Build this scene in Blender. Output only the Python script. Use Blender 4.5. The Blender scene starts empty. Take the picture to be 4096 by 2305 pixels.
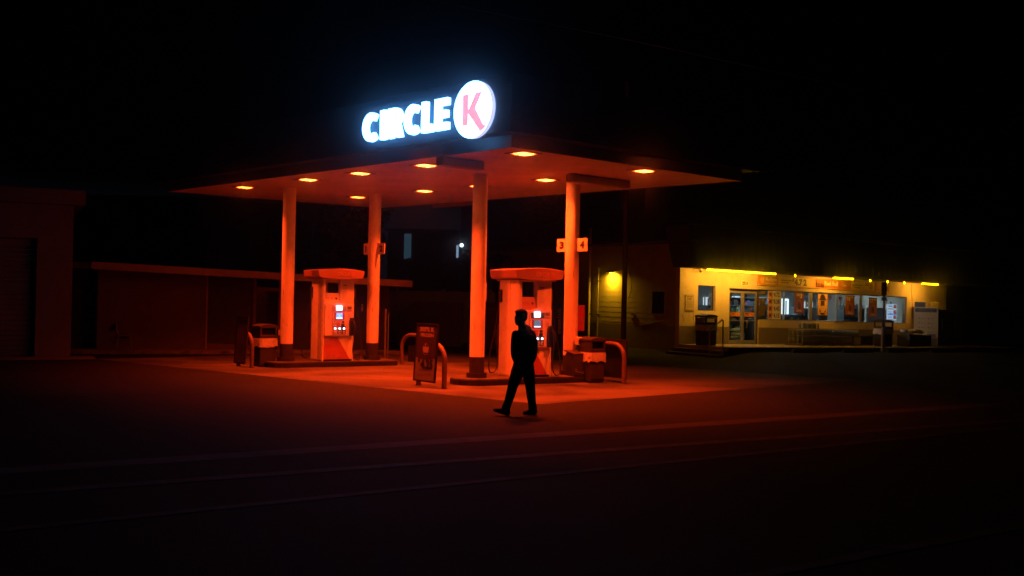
import bpy, bmesh, math, random
from mathutils import Vector, Matrix, Euler
random.seed(7)
scene = bpy.context.scene

# ------------------------------------------------------------------ camera
CAM_H = 2.0
P_, R_ = math.atan(9/995.6), 0.020
cam_data = bpy.data.cameras.new("camera"); cam_data.lens = 35; cam_data.sensor_width = 36
cam_data.clip_start = 0.1; cam_data.clip_end = 900
cam = bpy.data.objects.new("camera", cam_data); scene.collection.objects.link(cam)
r0 = Vector((1,0,0)); u0 = Vector((0,-math.sin(P_),math.cos(P_))); fw = Vector((0,math.cos(P_),math.sin(P_)))
cr = math.cos(R_)*r0 + math.sin(R_)*u0
cu_ = -math.sin(R_)*r0 + math.cos(R_)*u0
M = Matrix((cr, cu_, -fw)).transposed().to_4x4(); M.translation = Vector((0,0,CAM_H))
cam.matrix_world = M
scene.camera = cam

# ------------------------------------------------------------------ world, night
world = bpy.data.worlds.new("World"); scene.world = world; world.use_nodes = True
wn = world.node_tree.nodes; wl = world.node_tree.links
bg = wn['Background']
tcw = wn.new('ShaderNodeTexCoord'); sepw = wn.new('ShaderNodeSeparateXYZ'); rampw = wn.new('ShaderNodeValToRGB')
wl.new(tcw.outputs['Generated'], sepw.inputs[0]); wl.new(sepw.outputs['Z'], rampw.inputs[0])
rampw.color_ramp.elements[0].color = (0.0022,0.0030,0.0044,1); rampw.color_ramp.elements[0].position = 0.05
rampw.color_ramp.elements[1].color = (0.00001,0.00003,0.00006,1); rampw.color_ramp.elements[1].position = 0.105
wl.new(rampw.outputs[0], bg.inputs[0]); bg.inputs[1].default_value = 1.0
scene.view_settings.view_transform = 'Standard'; scene.view_settings.look = 'None'
scene.view_settings.exposure = 0; scene.view_settings.gamma = 1
scene.cycles.use_denoising = True
scene.cycles.use_adaptive_sampling = False
scene.cycles.denoising_prefilter = 'ACCURATE'
scene.cycles.denoising_input_passes = 'RGB_ALBEDO_NORMAL'
scene.cycles.max_bounces = 6; scene.cycles.diffuse_bounces = 3; scene.cycles.glossy_bounces = 3
scene.cycles.transparent_max_bounces = 12; scene.cycles.volume_bounces = 0
scene.cycles.sample_clamp_indirect = 3.0
scene.cycles.use_light_tree = True
scene.cycles.sample_clamp_direct = 12

RED = (1.0, 0.047, 0.0035)      # colour of the canopy lamps
YEL = (1.0, 0.41, 0.035)       # colour of the shop-front tubes

# ------------------------------------------------------------------ materials
MATS = {}
def mat(name, col, rough=0.6, metal=0.0, noise=0.0, scale=8.0, bump=0.0, bscale=None, spec=0.5, stain=0.0, stain_scale=0.7, stretch=None):
    if name in MATS: return MATS[name]
    m = bpy.data.materials.new(name); m.use_nodes = True
    nt = m.node_tree; N = nt.nodes; L = nt.links; b = N['Principled BSDF']
    b.inputs['Base Color'].default_value = (*col,1); b.inputs['Roughness'].default_value = rough
    b.inputs['Metallic'].default_value = metal; b.inputs['Specular IOR Level'].default_value = spec
    tc = N.new('ShaderNodeTexCoord'); mp = N.new('ShaderNodeMapping'); L.new(tc.outputs['Object'], mp.inputs[0])
    if stretch: mp.inputs['Scale'].default_value = stretch
    if noise or stain:
        n = N.new('ShaderNodeTexNoise'); n.inputs['Scale'].default_value = scale; n.inputs['Detail'].default_value = 6
        L.new(mp.outputs[0], n.inputs['Vector'])
        r = N.new('ShaderNodeMapRange'); r.inputs[1].default_value = .3; r.inputs[2].default_value = .7
        r.inputs[3].default_value = 1-noise; r.inputs[4].default_value = 1+noise
        L.new(n.outputs[0], r.inputs[0])
        out = r.outputs[0]
        if stain:
            n2 = N.new('ShaderNodeTexNoise'); n2.inputs['Scale'].default_value = stain_scale; n2.inputs['Detail'].default_value = 4
            n2.inputs['Distortion'].default_value = .8
            L.new(mp.outputs[0], n2.inputs['Vector'])
            r2 = N.new('ShaderNodeMapRange'); r2.inputs[1].default_value = .42; r2.inputs[2].default_value = .62
            r2.inputs[3].default_value = 1; r2.inputs[4].default_value = 1-stain
            L.new(n2.outputs[0], r2.inputs[0])
            mu = N.new('ShaderNodeMath'); mu.operation = 'MULTIPLY'; L.new(out, mu.inputs[0]); L.new(r2.outputs[0], mu.inputs[1]); out = mu.outputs[0]
        vm = N.new('ShaderNodeVectorMath'); vm.operation = 'SCALE'; vm.inputs[0].default_value = col
        L.new(out, vm.inputs['Scale']); L.new(vm.outputs[0], b.inputs['Base Color'])
        rr = N.new('ShaderNodeMapRange'); rr.inputs[3].default_value = max(0.05, rough-.12); rr.inputs[4].default_value = min(1, rough+.12)
        L.new(n.outputs[0], rr.inputs[0]); L.new(rr.outputs[0], b.inputs['Roughness'])
    if bump:
        n3 = N.new('ShaderNodeTexNoise'); n3.inputs['Scale'].default_value = bscale or scale*4; n3.inputs['Detail'].default_value = 5
        L.new(mp.outputs[0], n3.inputs['Vector'])
        bp = N.new('ShaderNodeBump'); bp.inputs['Strength'].default_value = bump; bp.inputs['Distance'].default_value = .02
        L.new(n3.outputs[0], bp.inputs['Height']); L.new(bp.outputs[0], b.inputs['Normal'])
    MATS[name] = m; return m
def emit(name, col, s, light=True):
    if name in MATS: return MATS[name]
    m = bpy.data.materials.new(name); m.use_nodes = True
    nt = m.node_tree; N = nt.nodes; L = nt.links
    N.remove(N['Principled BSDF']); e = N.new('ShaderNodeEmission')
    e.inputs[0].default_value = (*col,1); e.inputs[1].default_value = s
    L.new(e.outputs[0], N['Material Output'].inputs[0])
    if not light:
        try: m.cycles.emission_sampling = 'NONE'
        except Exception: pass
    MATS[name] = m; return m
def glassmat(name, tint=(.85,.9,.9), refl=.08):
    if name in MATS: return MATS[name]
    m = bpy.data.materials.new(name); m.use_nodes = True
    nt = m.node_tree; N = nt.nodes; L = nt.links
    N.remove(N['Principled BSDF'])
    t = N.new('ShaderNodeBsdfTransparent'); t.inputs[0].default_value = (*tint,1)
    g = N.new('ShaderNodeBsdfGlossy'); g.inputs['Roughness'].default_value = .04
    mx = N.new('ShaderNodeMixShader'); mx.inputs[0].default_value = refl
    L.new(t.outputs[0], mx.inputs[1]); L.new(g.outputs[0], mx.inputs[2]); L.new(mx.outputs[0], N['Material Output'].inputs[0])
    MATS[name] = m; return m

m_white   = mat('white_paint', (.78,.77,.74), .5, noise=.05, scale=6, bump=.08, bscale=30, stain=.10, stain_scale=1.5)
m_colwhite= mat('column_paint', (.8,.78,.74), .55, noise=.04, scale=5, bump=.12, bscale=14, stain=.12, stain_scale=1.2)
m_soffit  = mat('soffit_paint', (.64,.61,.58), .55, noise=.08, scale=3, stain=.15, stain_scale=.8)
m_midgrey    = mat('mid_grey_paint', (.30,.28,.27), .6, noise=.08, scale=3)
m_fascia  = mat('fascia_panel', (.020,.022,.03), .55, spec=.12, noise=.15, scale=1.2)
m_lofasc  = mat('fascia_trim', (.20,.19,.18), .55, noise=.1, scale=2)
m_darkpnt = mat('dark_base_paint', (.035,.03,.03), .6, spec=.12, noise=.2, scale=7, bump=.1)
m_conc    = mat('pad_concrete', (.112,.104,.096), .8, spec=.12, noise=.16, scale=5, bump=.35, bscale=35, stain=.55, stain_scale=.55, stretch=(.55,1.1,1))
m_kerb    = mat('kerb_concrete', (.07,.065,.06), .85, spec=.12, noise=.25, scale=6, bump=.4, bscale=25)
m_isl     = mat('island_top', (.20,.18,.165), .8, spec=.12, noise=.25, scale=4, bump=.3)
m_asph    = mat('asphalt', (.024,.0225,.020), .85, spec=.12, noise=.28, scale=26, bump=.9, bscale=60, stain=.25, stain_scale=.35)
m_street  = mat('street_asphalt', (.017,.016,.0145), .85, spec=.12, noise=.35, scale=22, bump=.9, bscale=50, stain=.2, stain_scale=.3)
m_line    = mat('worn_marking', (.075,.068,.06), .8, spec=.12, noise=.35, scale=9, bump=.4, stain=.45, stain_scale=2.2)
m_gutter  = mat('gutter_concrete', (.075,.068,.06), .85, spec=.12, noise=.25, scale=7, bump=.4, stain=.3, stain_scale=1.2)
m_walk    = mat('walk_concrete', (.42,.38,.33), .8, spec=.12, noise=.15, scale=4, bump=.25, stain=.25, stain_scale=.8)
m_stucco  = mat('cream_stucco', (.66,.56,.38), .85, noise=.07, scale=7, bump=.75, bscale=22, stain=.12, stain_scale=.9)
m_dado    = mat('brown_stucco', (.19,.155,.11), .85, noise=.14, scale=9, bump=.7, bscale=22)
m_mansard = mat('mansard_metal', (.045,.016,.014), .6, spec=.12, noise=.1, scale=2, stretch=(4,1,.5))
m_cmu     = mat('block_wall', (.42,.40,.34), .9, noise=.12, scale=3, bump=.5, bscale=14, stain=.15)
m_rust    = mat('dark_metal', (.05,.045,.04), .5, .3, noise=.25, scale=9)
m_steel   = mat('steel_pipe', (.34,.31,.28), .42, .5, noise=.25, scale=14, bump=.15)
m_pipe    = mat('hoop_paint', (.12,.075,.05), .5, .1, noise=.3, scale=10, bump=.2)
m_alu     = mat('window_aluminium', (.42,.40,.36), .4, .6, noise=.08)
m_brown   = mat('bronze_frame', (.09,.06,.045), .45, .4, noise=.1)
m_black   = mat('black_plastic', (.012,.012,.012), .4, noise=.2, scale=12)
m_rubber  = mat('hose_rubber', (.015,.013,.012), .45)
m_bin     = mat('bin_plastic', (.042,.036,.032), .5, spec=.12, noise=.2, scale=10, bump=.15)
m_binhole = mat('bin_opening', (.004,.004,.004), .9)
m_bag     = mat('bag_film', (.5,.48,.46), .28, noise=.15, scale=9, bump=.9, bscale=9)
m_pumpw   = mat('pump_panel', (.74,.72,.69), .42, noise=.05, scale=9, bump=.05, stain=.12, stain_scale=2.5)
m_pumpg   = mat('pump_grey', (.36,.33,.32), .4, noise=.08)
m_head    = mat('pump_header', (.44,.22,.18), .4, noise=.05, scale=4)
m_headred = mat('header_lettering', (.62,.36,.30), .4)
m_red     = mat('red_vinyl', (.40,.10,.07), .4, noise=.08)
m_redbox  = mat('red_box', (.42,.04,.03), .45, noise=.1)
m_ink     = mat('black_ink', (.012,.011,.010), .5)
m_ink2    = mat('grey_ink', (.12,.10,.09), .6)
m_label   = mat('white_label', (.68,.64,.56), .5, noise=.04)
m_poster  = mat('poster_paper', (.21,.16,.11), .6, spec=.12, noise=.08, scale=5)
m_posterd = mat('poster_print', (.05,.028,.018), .6, spec=.12, noise=.2, scale=8)
m_posterl = mat('poster_light_print', (.36,.24,.18), .6)
m_orange  = mat('orange_vinyl', (.66,.22,.03), .5, noise=.08, scale=5)
m_orangel = mat('light_orange_vinyl', (.74,.42,.12), .5, noise=.06)
m_yellow  = mat('yellow_vinyl', (.82,.62,.16), .5, noise=.05)
m_cream   = mat('cream_vinyl', (.80,.70,.42), .5, noise=.04)
m_rail    = mat('rail_metal', (.30,.27,.24), .35, .7, noise=.15)
m_wood    = mat('weathered_wood', (.10,.07,.045), .8, noise=.3, scale=6, bump=.3, stretch=(1,6,6))
m_plaster = mat('pale_plaster', (.20,.165,.13), .85, noise=.1, scale=3, bump=.3, stain=.15)
m_fasc2   = mat('painted_eave', (.46,.36,.30), .6, noise=.12, scale=3, stain=.2, stain_scale=.8, stretch=(1,1,1))
m_wallb   = mat('dark_wall_paint', (.17,.11,.085), .85, noise=.12, scale=3, bump=.25)
m_wallb2  = mat('dark_panel', (.05,.04,.036), .6, noise=.15)
m_glassd  = mat('dark_glass', (.010,.011,.012), .12)
m_leaf    = mat('palm_green', (.035,.05,.02), .6, noise=.3, scale=4)
m_leaf2   = mat('leaf_green', (.03,.042,.02), .65, noise=.4, scale=3)
m_trunk   = mat('bark', (.07,.05,.035), .9, noise=.3, scale=6, bump=.5)
m_back    = mat('far_wall', (.11,.11,.11), .9, noise=.15, scale=.6)
m_cloth   = mat('black_cloth', (.007,.007,.007), .95, noise=.3, scale=30, bump=.3, spec=.1)
m_jean    = mat('dark_trousers', (.009,.008,.008), .95, noise=.3, scale=30, bump=.3, spec=.1)
m_skin    = mat('skin', (.035,.022,.018), .7, spec=.2)
m_hair    = mat('dark_hair', (.006,.005,.005), .8, spec=.15)
m_shoe    = mat('black_shoe', (.012,.010,.010), .7, spec=.2)
m_water   = mat('bottle_plastic', (.25,.27,.22), .12, noise=.3, scale=20)
m_cap     = mat('bottle_cap', (.7,.66,.5), .4)
m_plush   = mat('white_plush', (.75,.73,.75), .95, noise=.08, scale=20, bump=.4)
m_intwall = mat('interior_wall', (.36,.36,.34), .8, noise=.05)
m_intfloor= mat('interior_floor', (.22,.22,.22), .4, noise=.1)
m_shelf   = mat('shelf_metal', (.10,.13,.14), .5)
m_sack    = mat('sack_fabric', (.55,.58,.42), .8, noise=.1, bump=.3)
m_glass   = glassmat('window_glass', (.80,.86,.88), .06)

# ------------------------------------------------------------------ mesh helper
class MB:
    def __init__(s, xf=None): s.v=[]; s.f=[]; s.sm=[]; s.xf=xf
    def add(s, vs, fs, smooth=False):
        o=len(s.v); s.v += [Vector(v) for v in vs]
        for f in fs: s.f.append([i+o for i in f]); s.sm.append(smooth)
        return s
    def box(s, x0,x1,y0,y1,z0,z1, M=None):
        vs=[(x0,y0,z0),(x1,y0,z0),(x1,y1,z0),(x0,y1,z0),(x0,y0,z1),(x1,y0,z1),(x1,y1,z1),(x0,y1,z1)]
        if M is not None: vs=[M@Vector(v) for v in vs]
        return s.add(vs,[(0,3,2,1),(4,5,6,7),(0,1,5,4),(1,2,6,5),(2,3,7,6),(3,0,4,7)])
    def hexa(s, vs):
        return s.add(vs,[(0,3,2,1),(4,5,6,7),(0,1,5,4),(1,2,6,5),(2,3,7,6),(3,0,4,7)])
    def prism(s, poly, h0, h1, axis='z'):
        n=len(poly); vs=[]
        for h in (h0,h1):
            for p in poly:
                vs.append({'z':(p[0],p[1],h),'y':(p[0],h,p[1]),'x':(h,p[0],p[1])}[axis])
        fs=[list(range(n))[::-1], list(range(n,2*n))]+[(i,(i+1)%n,n+(i+1)%n,n+i) for i in range(n)]
        return s.add(vs,fs)
    def tube(s, pts, r, seg=12, closed=False, radii=None):
        pts=[Vector(p) for p in pts]; n=len(pts); vs=[]; prev=None
        for i,p in enumerate(pts):
            a=pts[i-1] if i>0 else (pts[-1] if closed else p); b=pts[(i+1)%n] if (i<n-1 or closed) else p
            t=(b-a).normalized()
            if prev is None:
                ref=Vector((0,0,1)) if abs(t.z)<.9 else Vector((1,0,0)); prev=t.cross(ref).normalized()
            nrm=(prev-t*prev.dot(t)).normalized(); prev=nrm; bn=t.cross(nrm)
            rr=radii[i] if radii else r
            for k in range(seg):
                an=2*math.pi*k/seg; vs.append(p+nrm*math.cos(an)*rr+bn*math.sin(an)*rr)
        fs=[]; m=n if closed else n-1
        for i in range(m):
            for k in range(seg):
                j=(i+1)%n; fs.append((i*seg+k,i*seg+(k+1)%seg,j*seg+(k+1)%seg,j*seg+k))
        s.add(vs,fs,True)
        if not closed:
            s.add([vs[k] for k in range(seg)],[list(range(seg))[::-1]]); s.add([vs[(n-1)*seg+k] for k in range(seg)],[list(range(seg))])
        return s
    def cyl(s, c, r, h, seg=32, r2=None):
        c=Vector(c); r2=r if r2 is None else r2
        return s.tube([c,c+Vector((0,0,h))],r,seg,radii=[r,r2])
    def lathe(s, prof, c=(0,0,0), seg=20, sx=1, sy=1):
        c=Vector(c); vs=[]; n=len(prof)
        for (r,z) in prof:
            for k in range(seg):
                a=2*math.pi*k/seg; vs.append(c+Vector((r*math.cos(a)*sx,r*math.sin(a)*sy,z)))
        fs=[(i*seg+k,i*seg+(k+1)%seg,(i+1)*seg+(k+1)%seg,(i+1)*seg+k) for i in range(n-1) for k in range(seg)]
        fs+= [list(range(seg))[::-1],[(n-1)*seg+k for k in range(seg)]]
        return s.add(vs,fs,True)
    def ell(s, c, rx, ry, rz, M=None, seg=20, rings=12):
        c=Vector(c); vs=[]; 
        for i in range(rings+1):
            th=math.pi*i/rings; th=min(max(th,.02),math.pi-.02)
            for k in range(seg):
                a=2*math.pi*k/seg; v=Vector((rx*math.sin(th)*math.cos(a), ry*math.sin(th)*math.sin(a), -rz*math.cos(th)))
                if M is not None: v=M@v
                vs.append(c+v)
        fs=[(i*seg+k,i*seg+(k+1)%seg,(i+1)*seg+(k+1)%seg,(i+1)*seg+k) for i in range(rings) for k in range(seg)]
        fs+=[list(range(seg))[::-1],[rings*seg+k for k in range(seg)]]
        return s.add(vs,fs,True)
    def disc(s, c, right, up, r, n=32, t=.003, r_in=None, sx=1):
        c=Vector(c); right=Vector(right); up=Vector(up); nr=right.cross(up)
        ring=[c+right*math.cos(2*math.pi*i/n)*r*sx+up*math.sin(2*math.pi*i/n)*r for i in range(n)]
        if r_in is None:
            vs=ring+[v+nr*t for v in ring]
            fs=[list(range(n))[::-1],list(range(n,2*n))]+[(i,(i+1)%n,n+(i+1)%n,n+i) for i in range(n)]
        else:
            inn=[c+right*math.cos(2*math.pi*i/n)*r_in*sx+up*math.sin(2*math.pi*i/n)*r_in for i in range(n)]
            vs=[v+nr*t for v in ring]+[v+nr*t for v in inn]
            fs=[(i,(i+1)%n,n+(i+1)%n,n+i) for i in range(n)]
        return s.add(vs,fs)
    def poly(s, c, right, up, pts, t=.003):
        c=Vector(c); right=Vector(right); up=Vector(up); nr=right.cross(up); n=len(pts)
        b=[c+right*x+up*y for x,y in pts]
        return s.add(b+[v+nr*t for v in b],[list(range(n))[::-1],list(range(n,2*n))]+[(i,(i+1)%n,n+(i+1)%n,n+i) for i in range(n)])
    def text(s, body, c, right, up, rect, t=.002, bold=0.0, fit=True):
        """letters as real raised shapes filling rect (x0,y0,x1,y1) in the plane at c"""
        c=Vector(c); right=Vector(right); up=Vector(up); nr=right.cross(up)
        cu=bpy.data.curves.new('t','FONT'); cu.body=body; cu.size=1; cu.offset=bold; cu.extrude=.01; cu.resolution_u=3
        ob=bpy.data.objects.new('t',cu); me=ob.to_mesh()
        vv=[v.co.copy() for v in me.vertices]; ff=[list(p.vertices) for p in me.polygons]
        ob.to_mesh_clear(); bpy.data.objects.remove(ob); bpy.data.curves.remove(cu)
        if not vv: return s
        a0=min(v.x for v in vv); a1=max(v.x for v in vv); b0=min(v.y for v in vv); b1=max(v.y for v in vv)
        x0,y0,x1,y1=rect; sx=(x1-x0)/(a1-a0); sy=(y1-y0)/(b1-b0)
        if not fit: sx=min(sx,sy); sy=sx
        out=[c+right*(x0+(v.x-a0)*sx)+up*(y0+(v.y-b0)*sy)+nr*(v.z/.01*.5+.5)*t for v in vv]
        return s.add(out,ff)
    def build(s, name, material, parent=None, loc=None, bevel=0, rotz=0, seg=2, xf=None):
        xf = xf or s.xf
        vs=[xf(v) for v in s.v] if xf else s.v
        me=bpy.data.meshes.new(name); me.from_pydata([tuple(v) for v in vs],[],s.f)
        me.materials.append(material); 
        for p,sm in zip(me.polygons,s.sm): p.use_smooth=sm
        me.update()
        o=bpy.data.objects.new(name,me); scene.collection.objects.link(o)
        if parent: o.parent=parent
        if loc is not None: o.location=loc
        if rotz: o.rotation_euler=(0,0,rotz)
        if bevel:
            b=o.modifiers.new('bevel','BEVEL'); b.width=bevel; b.segments=seg; b.limit_method='ANGLE'; b.angle_limit=math.radians(40)
        return o
def thing(name, label, cat, loc=(0,0,0), rotz=0, group=None):
    o=bpy.data.objects.new(name,None); scene.collection.objects.link(o); o.empty_display_size=.2
    o.location=loc; o.rotation_euler=(0,0,rotz); o['label']=label; o['category']=cat
    if group: o['group']=group
    return o
def tag(o,label,cat,group=None):
    o['label']=label; o['category']=cat
    if group: o['group']=group
    return o
def struct(o): o['kind']='structure'; return o
def kids(o): return [c for c in scene.objects if c.parent==o]
def copy_tree(o,parent=None):
    c=o.copy(); scene.collection.objects.link(c)
    if parent: c.parent=parent
    for k in kids(o): copy_tree(k,c)
    return c
def dup(o,loc,rotz,label,group=None):
    c=copy_tree(o); c.location=loc; c.rotation_euler=(0,0,rotz); c['label']=label
    if group: c['group']=group
    return c
X=Vector((1,0,0)); Y=Vector((0,1,0)); Z=Vector((0,0,1))
def quadform(o, rx, up=Z): pass

# ------------------------------------------------------------------ site frames
YAW=.767; O=Vector((-.061,18.16,0)); U=Vector((math.cos(YAW),math.sin(YAW),0)); V=Vector((-math.sin(YAW),math.cos(YAW),0))
SPH=.609; SC=Vector((6.1845,36.6764,0)); ES=Vector((math.cos(SPH),math.sin(SPH),0)); NS=Vector((-math.sin(SPH),math.cos(SPH),0))
SK=.0143                                   # the shop floor falls gently towards its right end
IPH=.56; IE=Vector((math.cos(IPH),math.sin(IPH),0)); IN=Vector((-math.sin(IPH),math.cos(IPH),0))
def S(s,n,z=0): return SC+ES*s+NS*n+Z*z
def sst(a,b,x):
    t=min(1,max(0,(x-a)/(b-a))); return t*t*(3-2*t)
def terrain(x,y):
    q=Vector((x,y,0))-SC; s=q.dot(ES); n=q.dot(NS)
    h=.24-SK*min(max(s,0),16)
    return h*sst(-9.5,-3.2,n)*sst(-1.3,1.3,s)*(1-sst(17,24,s)*.5)

# ------------------------------------------------------------------ ground
def axis(lo,hi,st,far):
    a=[lo+st*i for i in range(int(round((hi-lo)/st))+1)]
    return [-far,-far/2,-far/4]+a+[far/4,far/2,far]
gx=axis(-36,42,.75,420); gy=axis(-12,62,.75,420)
g=MB(); g.v=[Vector((x,y,terrain(x,y))) for y in gy for x in gx]
nx=len(gx)
for j in range(len(gy)-1):
    for i in range(nx-1): g.f.append([j*nx+i,j*nx+i+1,(j+1)*nx+i+1,(j+1)*nx+i]); g.sm.append(True)
struct(g.build('ground',m_asph))

def sheet(name,m,P0,a,b,na,nb,dz):
    """four-sided sheet P0, P0+a, P0+b following the ground"""
    s=MB(); P0=Vector(P0); a=Vector(a); b=Vector(b)
    s.v=[P0+a*(i/na)+b*(j/nb) for j in range(nb+1) for i in range(na+1)]
    for v in s.v: v.z=terrain(v.x,v.y)+dz
    for j in range(nb):
        for i in range(na): k=j*(na+1)+i; s.f.append([k,k+1,k+na+2,k+na+1]); s.sm.append(True)
    return struct(s.build(name,m))
# concrete fuelling pad, in slabs with dark joints between them
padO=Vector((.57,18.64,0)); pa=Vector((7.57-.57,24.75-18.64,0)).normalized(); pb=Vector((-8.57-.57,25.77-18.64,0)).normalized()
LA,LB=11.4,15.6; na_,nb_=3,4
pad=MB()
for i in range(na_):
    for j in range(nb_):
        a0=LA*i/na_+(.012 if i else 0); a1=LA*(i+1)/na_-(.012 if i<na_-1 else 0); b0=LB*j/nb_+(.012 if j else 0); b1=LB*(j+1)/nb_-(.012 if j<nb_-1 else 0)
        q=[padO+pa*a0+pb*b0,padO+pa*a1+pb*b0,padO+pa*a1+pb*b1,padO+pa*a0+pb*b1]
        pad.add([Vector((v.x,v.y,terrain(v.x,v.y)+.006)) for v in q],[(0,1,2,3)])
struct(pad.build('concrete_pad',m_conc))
# street lines and gutter
def strip(name,m,p,q,w,dz,ext0=0,ext1=0,mb=None):
    p=Vector(p); q=Vector(q); d=(q-p).normalized(); p=p-d*ext0; q=q+d*ext1; nn=Vector((-d.y,d.x,0))
    s=MB(); n=40
    for i in range(n+1):
        c=p+(q-p)*i/n; s.v += [c-nn*w/2+Z*dz, c+nn*w/2+Z*dz]
    for i in range(n): s.f.append([2*i,2*i+2,2*i+3,2*i+1][::-1] if False else [2*i,2*i+2,2*i+3,2*i+1]); s.sm.append(False)
    return struct(s.build(name,m))
RD=Vector((math.cos(.555),math.sin(.555),0)); RN=Vector((-RD.y,RD.x,0))
rp=Vector((-1.24,13.45,0))
q=rp-RN*12-RD*150
s=MB(); s.add([q+Z*.004,q+RD*300+Z*.004,q+RD*300+RN*11.78+Z*.004,q+RN*11.78+Z*.004],[(0,1,2,3)]); struct(s.build('street',m_street))
strip('gutter',m_gutter,(-5.5,10.79,0),(8.73,19.59,0),.42,.008,60,80)
strip('lane_marking',m_line,(-3.62,10.33,0),(5.37,15.49,0),.22,.010,60,80)
strip('lane_marking',m_line,(-3.38,8.68,0),(4.58,14.01,0),.15,.010,60,80)
strip('lane_marking',m_line,(-2.4,4.6,0),(5.5,9.6,0),.14,.010,60,80)

# ------------------------------------------------------------------ fuel canopy
TA,TB=.012,.005
can=thing('fuel_canopy','large flat petrol station canopy on four round white columns, glowing red underneath','canopy',O,YAW)
def cx(v): return Vector((v.x,v.y,v.z+TA*v.x+TB*v.y))
W,L=7.52,14.19
mb=MB(); mb.box(-.3,W+.3,-.3,L+.3,4.97,6.02); mb.build('fascia',m_fascia,can,bevel=.01,xf=cx)
mb=MB(); mb.box(0,W,0,.04,4.74,4.97); mb.box(0,W,L-.04,L,4.74,4.97); mb.box(0,.04,.04,L-.04,4.74,4.97); mb.box(W-.04,W,.04,L-.04,4.74,4.97)
mb.build('lower_fascia',m_lofasc,can,xf=cx)
mb=MB()
n=int(W/.3); 
for k in range(n):
    x0=.04+(W-.08)*k/n; x1=.04+(W-.08)*(k+1)/n-.008
    mb.box(x0,x1,.04,L-.04,4.75,4.80)
mb.build('soffit',m_soffit,can,xf=cx)
COLS=[Vector((-.77,22.75,0)),Vector((1.44,24.14,0)),Vector((-6.06,26.9,0)),Vector((-3.93,28.24,0))]
def canl(p): q=p-O; return Vector((q.dot(U),q.dot(V),0))
for i,c in enumerate(COLS):
    l=canl(c)
    zt=4.75+TA*l.x+TB*l.y
    o=MB().cyl((l.x,l.y,.62),.17,zt-.62+.004,40).build('column',m_colwhite,can)
    MB().cyl((l.x,l.y,.26),.173,.36,40).build('base_band',m_darkpnt,o)
    ca=math.atan2(-c.y,-c.x)-YAW
    for q in range(3):
        sc=MB(); a_=ca+random.uniform(-1.0,1.0); zz=random.uniform(1.0,2.6); ln_=random.uniform(.05,.22); tl_=random.uniform(-.5,.5)
        sc.tube([(l.x+.1705*math.cos(a_+tl_*k*.12),l.y+.1705*math.sin(a_+tl_*k*.12),zz+ln_*k/4) for k in range(5)],.004,5)
        sc.build('scuff',m_bin,o)
    MB().cyl((l.x,l.y,.15),.235,.11,40).build('pedestal',m_darkpnt,o,bevel=.012)
    MB().box(l.x+.165,l.x+.20,l.y-.07,l.y+.07,1.9,2.3).build('bracket',m_colwhite,o,bevel=.01) if i in (0,) else None
SHADE_BOXES=[(.045,1.17,2.0,4.56),(3.86,5.9,2.03,4.56)]
for a0,a1,b0,z0 in SHADE_BOXES: MB().box(a0,a1,b0,b0+.22,z0,4.748).build('shade_box',m_midgrey,can,bevel=.03,xf=cx)  # boxes added to read as column shadows on the soffit
MB().box(W-.02,W+.03,9.0,11.4,4.62,4.74).build('edge_plate',m_lofasc,can,xf=cx)
m_lens=emit('lamp_lens',(1,.105,.014),60)
m_lens2=emit('lamp_lens_far',(1,.08,.008),30)
lab=['closest to the canopy front corner','second from the front in the left row','third from the front in the left row','fourth from the front in the left row','at the far left end of the left row']
lab2=['nearest the right tip of the canopy','between the tops of the two nearer columns','almost hidden behind the front column','second from the back in the inner row','at the back end of the inner row']
for ri,(a_,bs) in enumerate([(.785,(.485,3.451,5.843,8.039,11.164)),(4.406,(.485,3.451,5.843,8.039,11.164))]):
    for bi,b_ in enumerate(bs):
        a_=[.785,4.45][ri]
        P=O+U*a_+V*b_+Z*(4.75+TA*a_+TB*b_)
        t=thing('recessed_light','recessed square light with glowing lens '+(lab,lab2)[ri][bi],'ceiling light',P,YAW,'recessed lights in the canopy underside')
        fr=MB(); 
        for q in ((-.26,.26,-.26,-.19),(-.26,.26,.19,.26),(-.26,-.19,-.19,.19),(.19,.26,-.19,.19)): fr.box(*q,-.022,-.001)
        fr.build('frame',m_midgrey,t,bevel=.004)
        ln=MB()                                    # ribbed glass lens that hangs just below the frame
        for k in range(6):
            x0=-.159+k*.053; ln.add([(x0,-.16,-.006),(x0+.053,-.16,-.006),(x0+.053,.16,-.006),(x0,.16,-.006),(x0+.0265,-.13,-.020-.012*(k%2)),(x0+.0265,.13,-.020-.012*(k%2))],[(0,1,4),(1,2,5,4),(2,3,5),(3,0,4,5),(0,3,2,1)])
        ln.build('lens',m_lens if bi<4 else m_lens2,t)
        ld=bpy.data.lights.new('lamp','AREA'); ld.shape='SQUARE'; ld.size=.27; ld.color=RED; ld.spread=math.radians(116)
        ld.energy=265*(.55 if bi==4 else (.8 if bi==3 else 1))
        lo=bpy.data.objects.new('lamp',ld); scene.collection.objects.link(lo); lo.parent=t; lo.location=(0,0,-.05)

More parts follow.
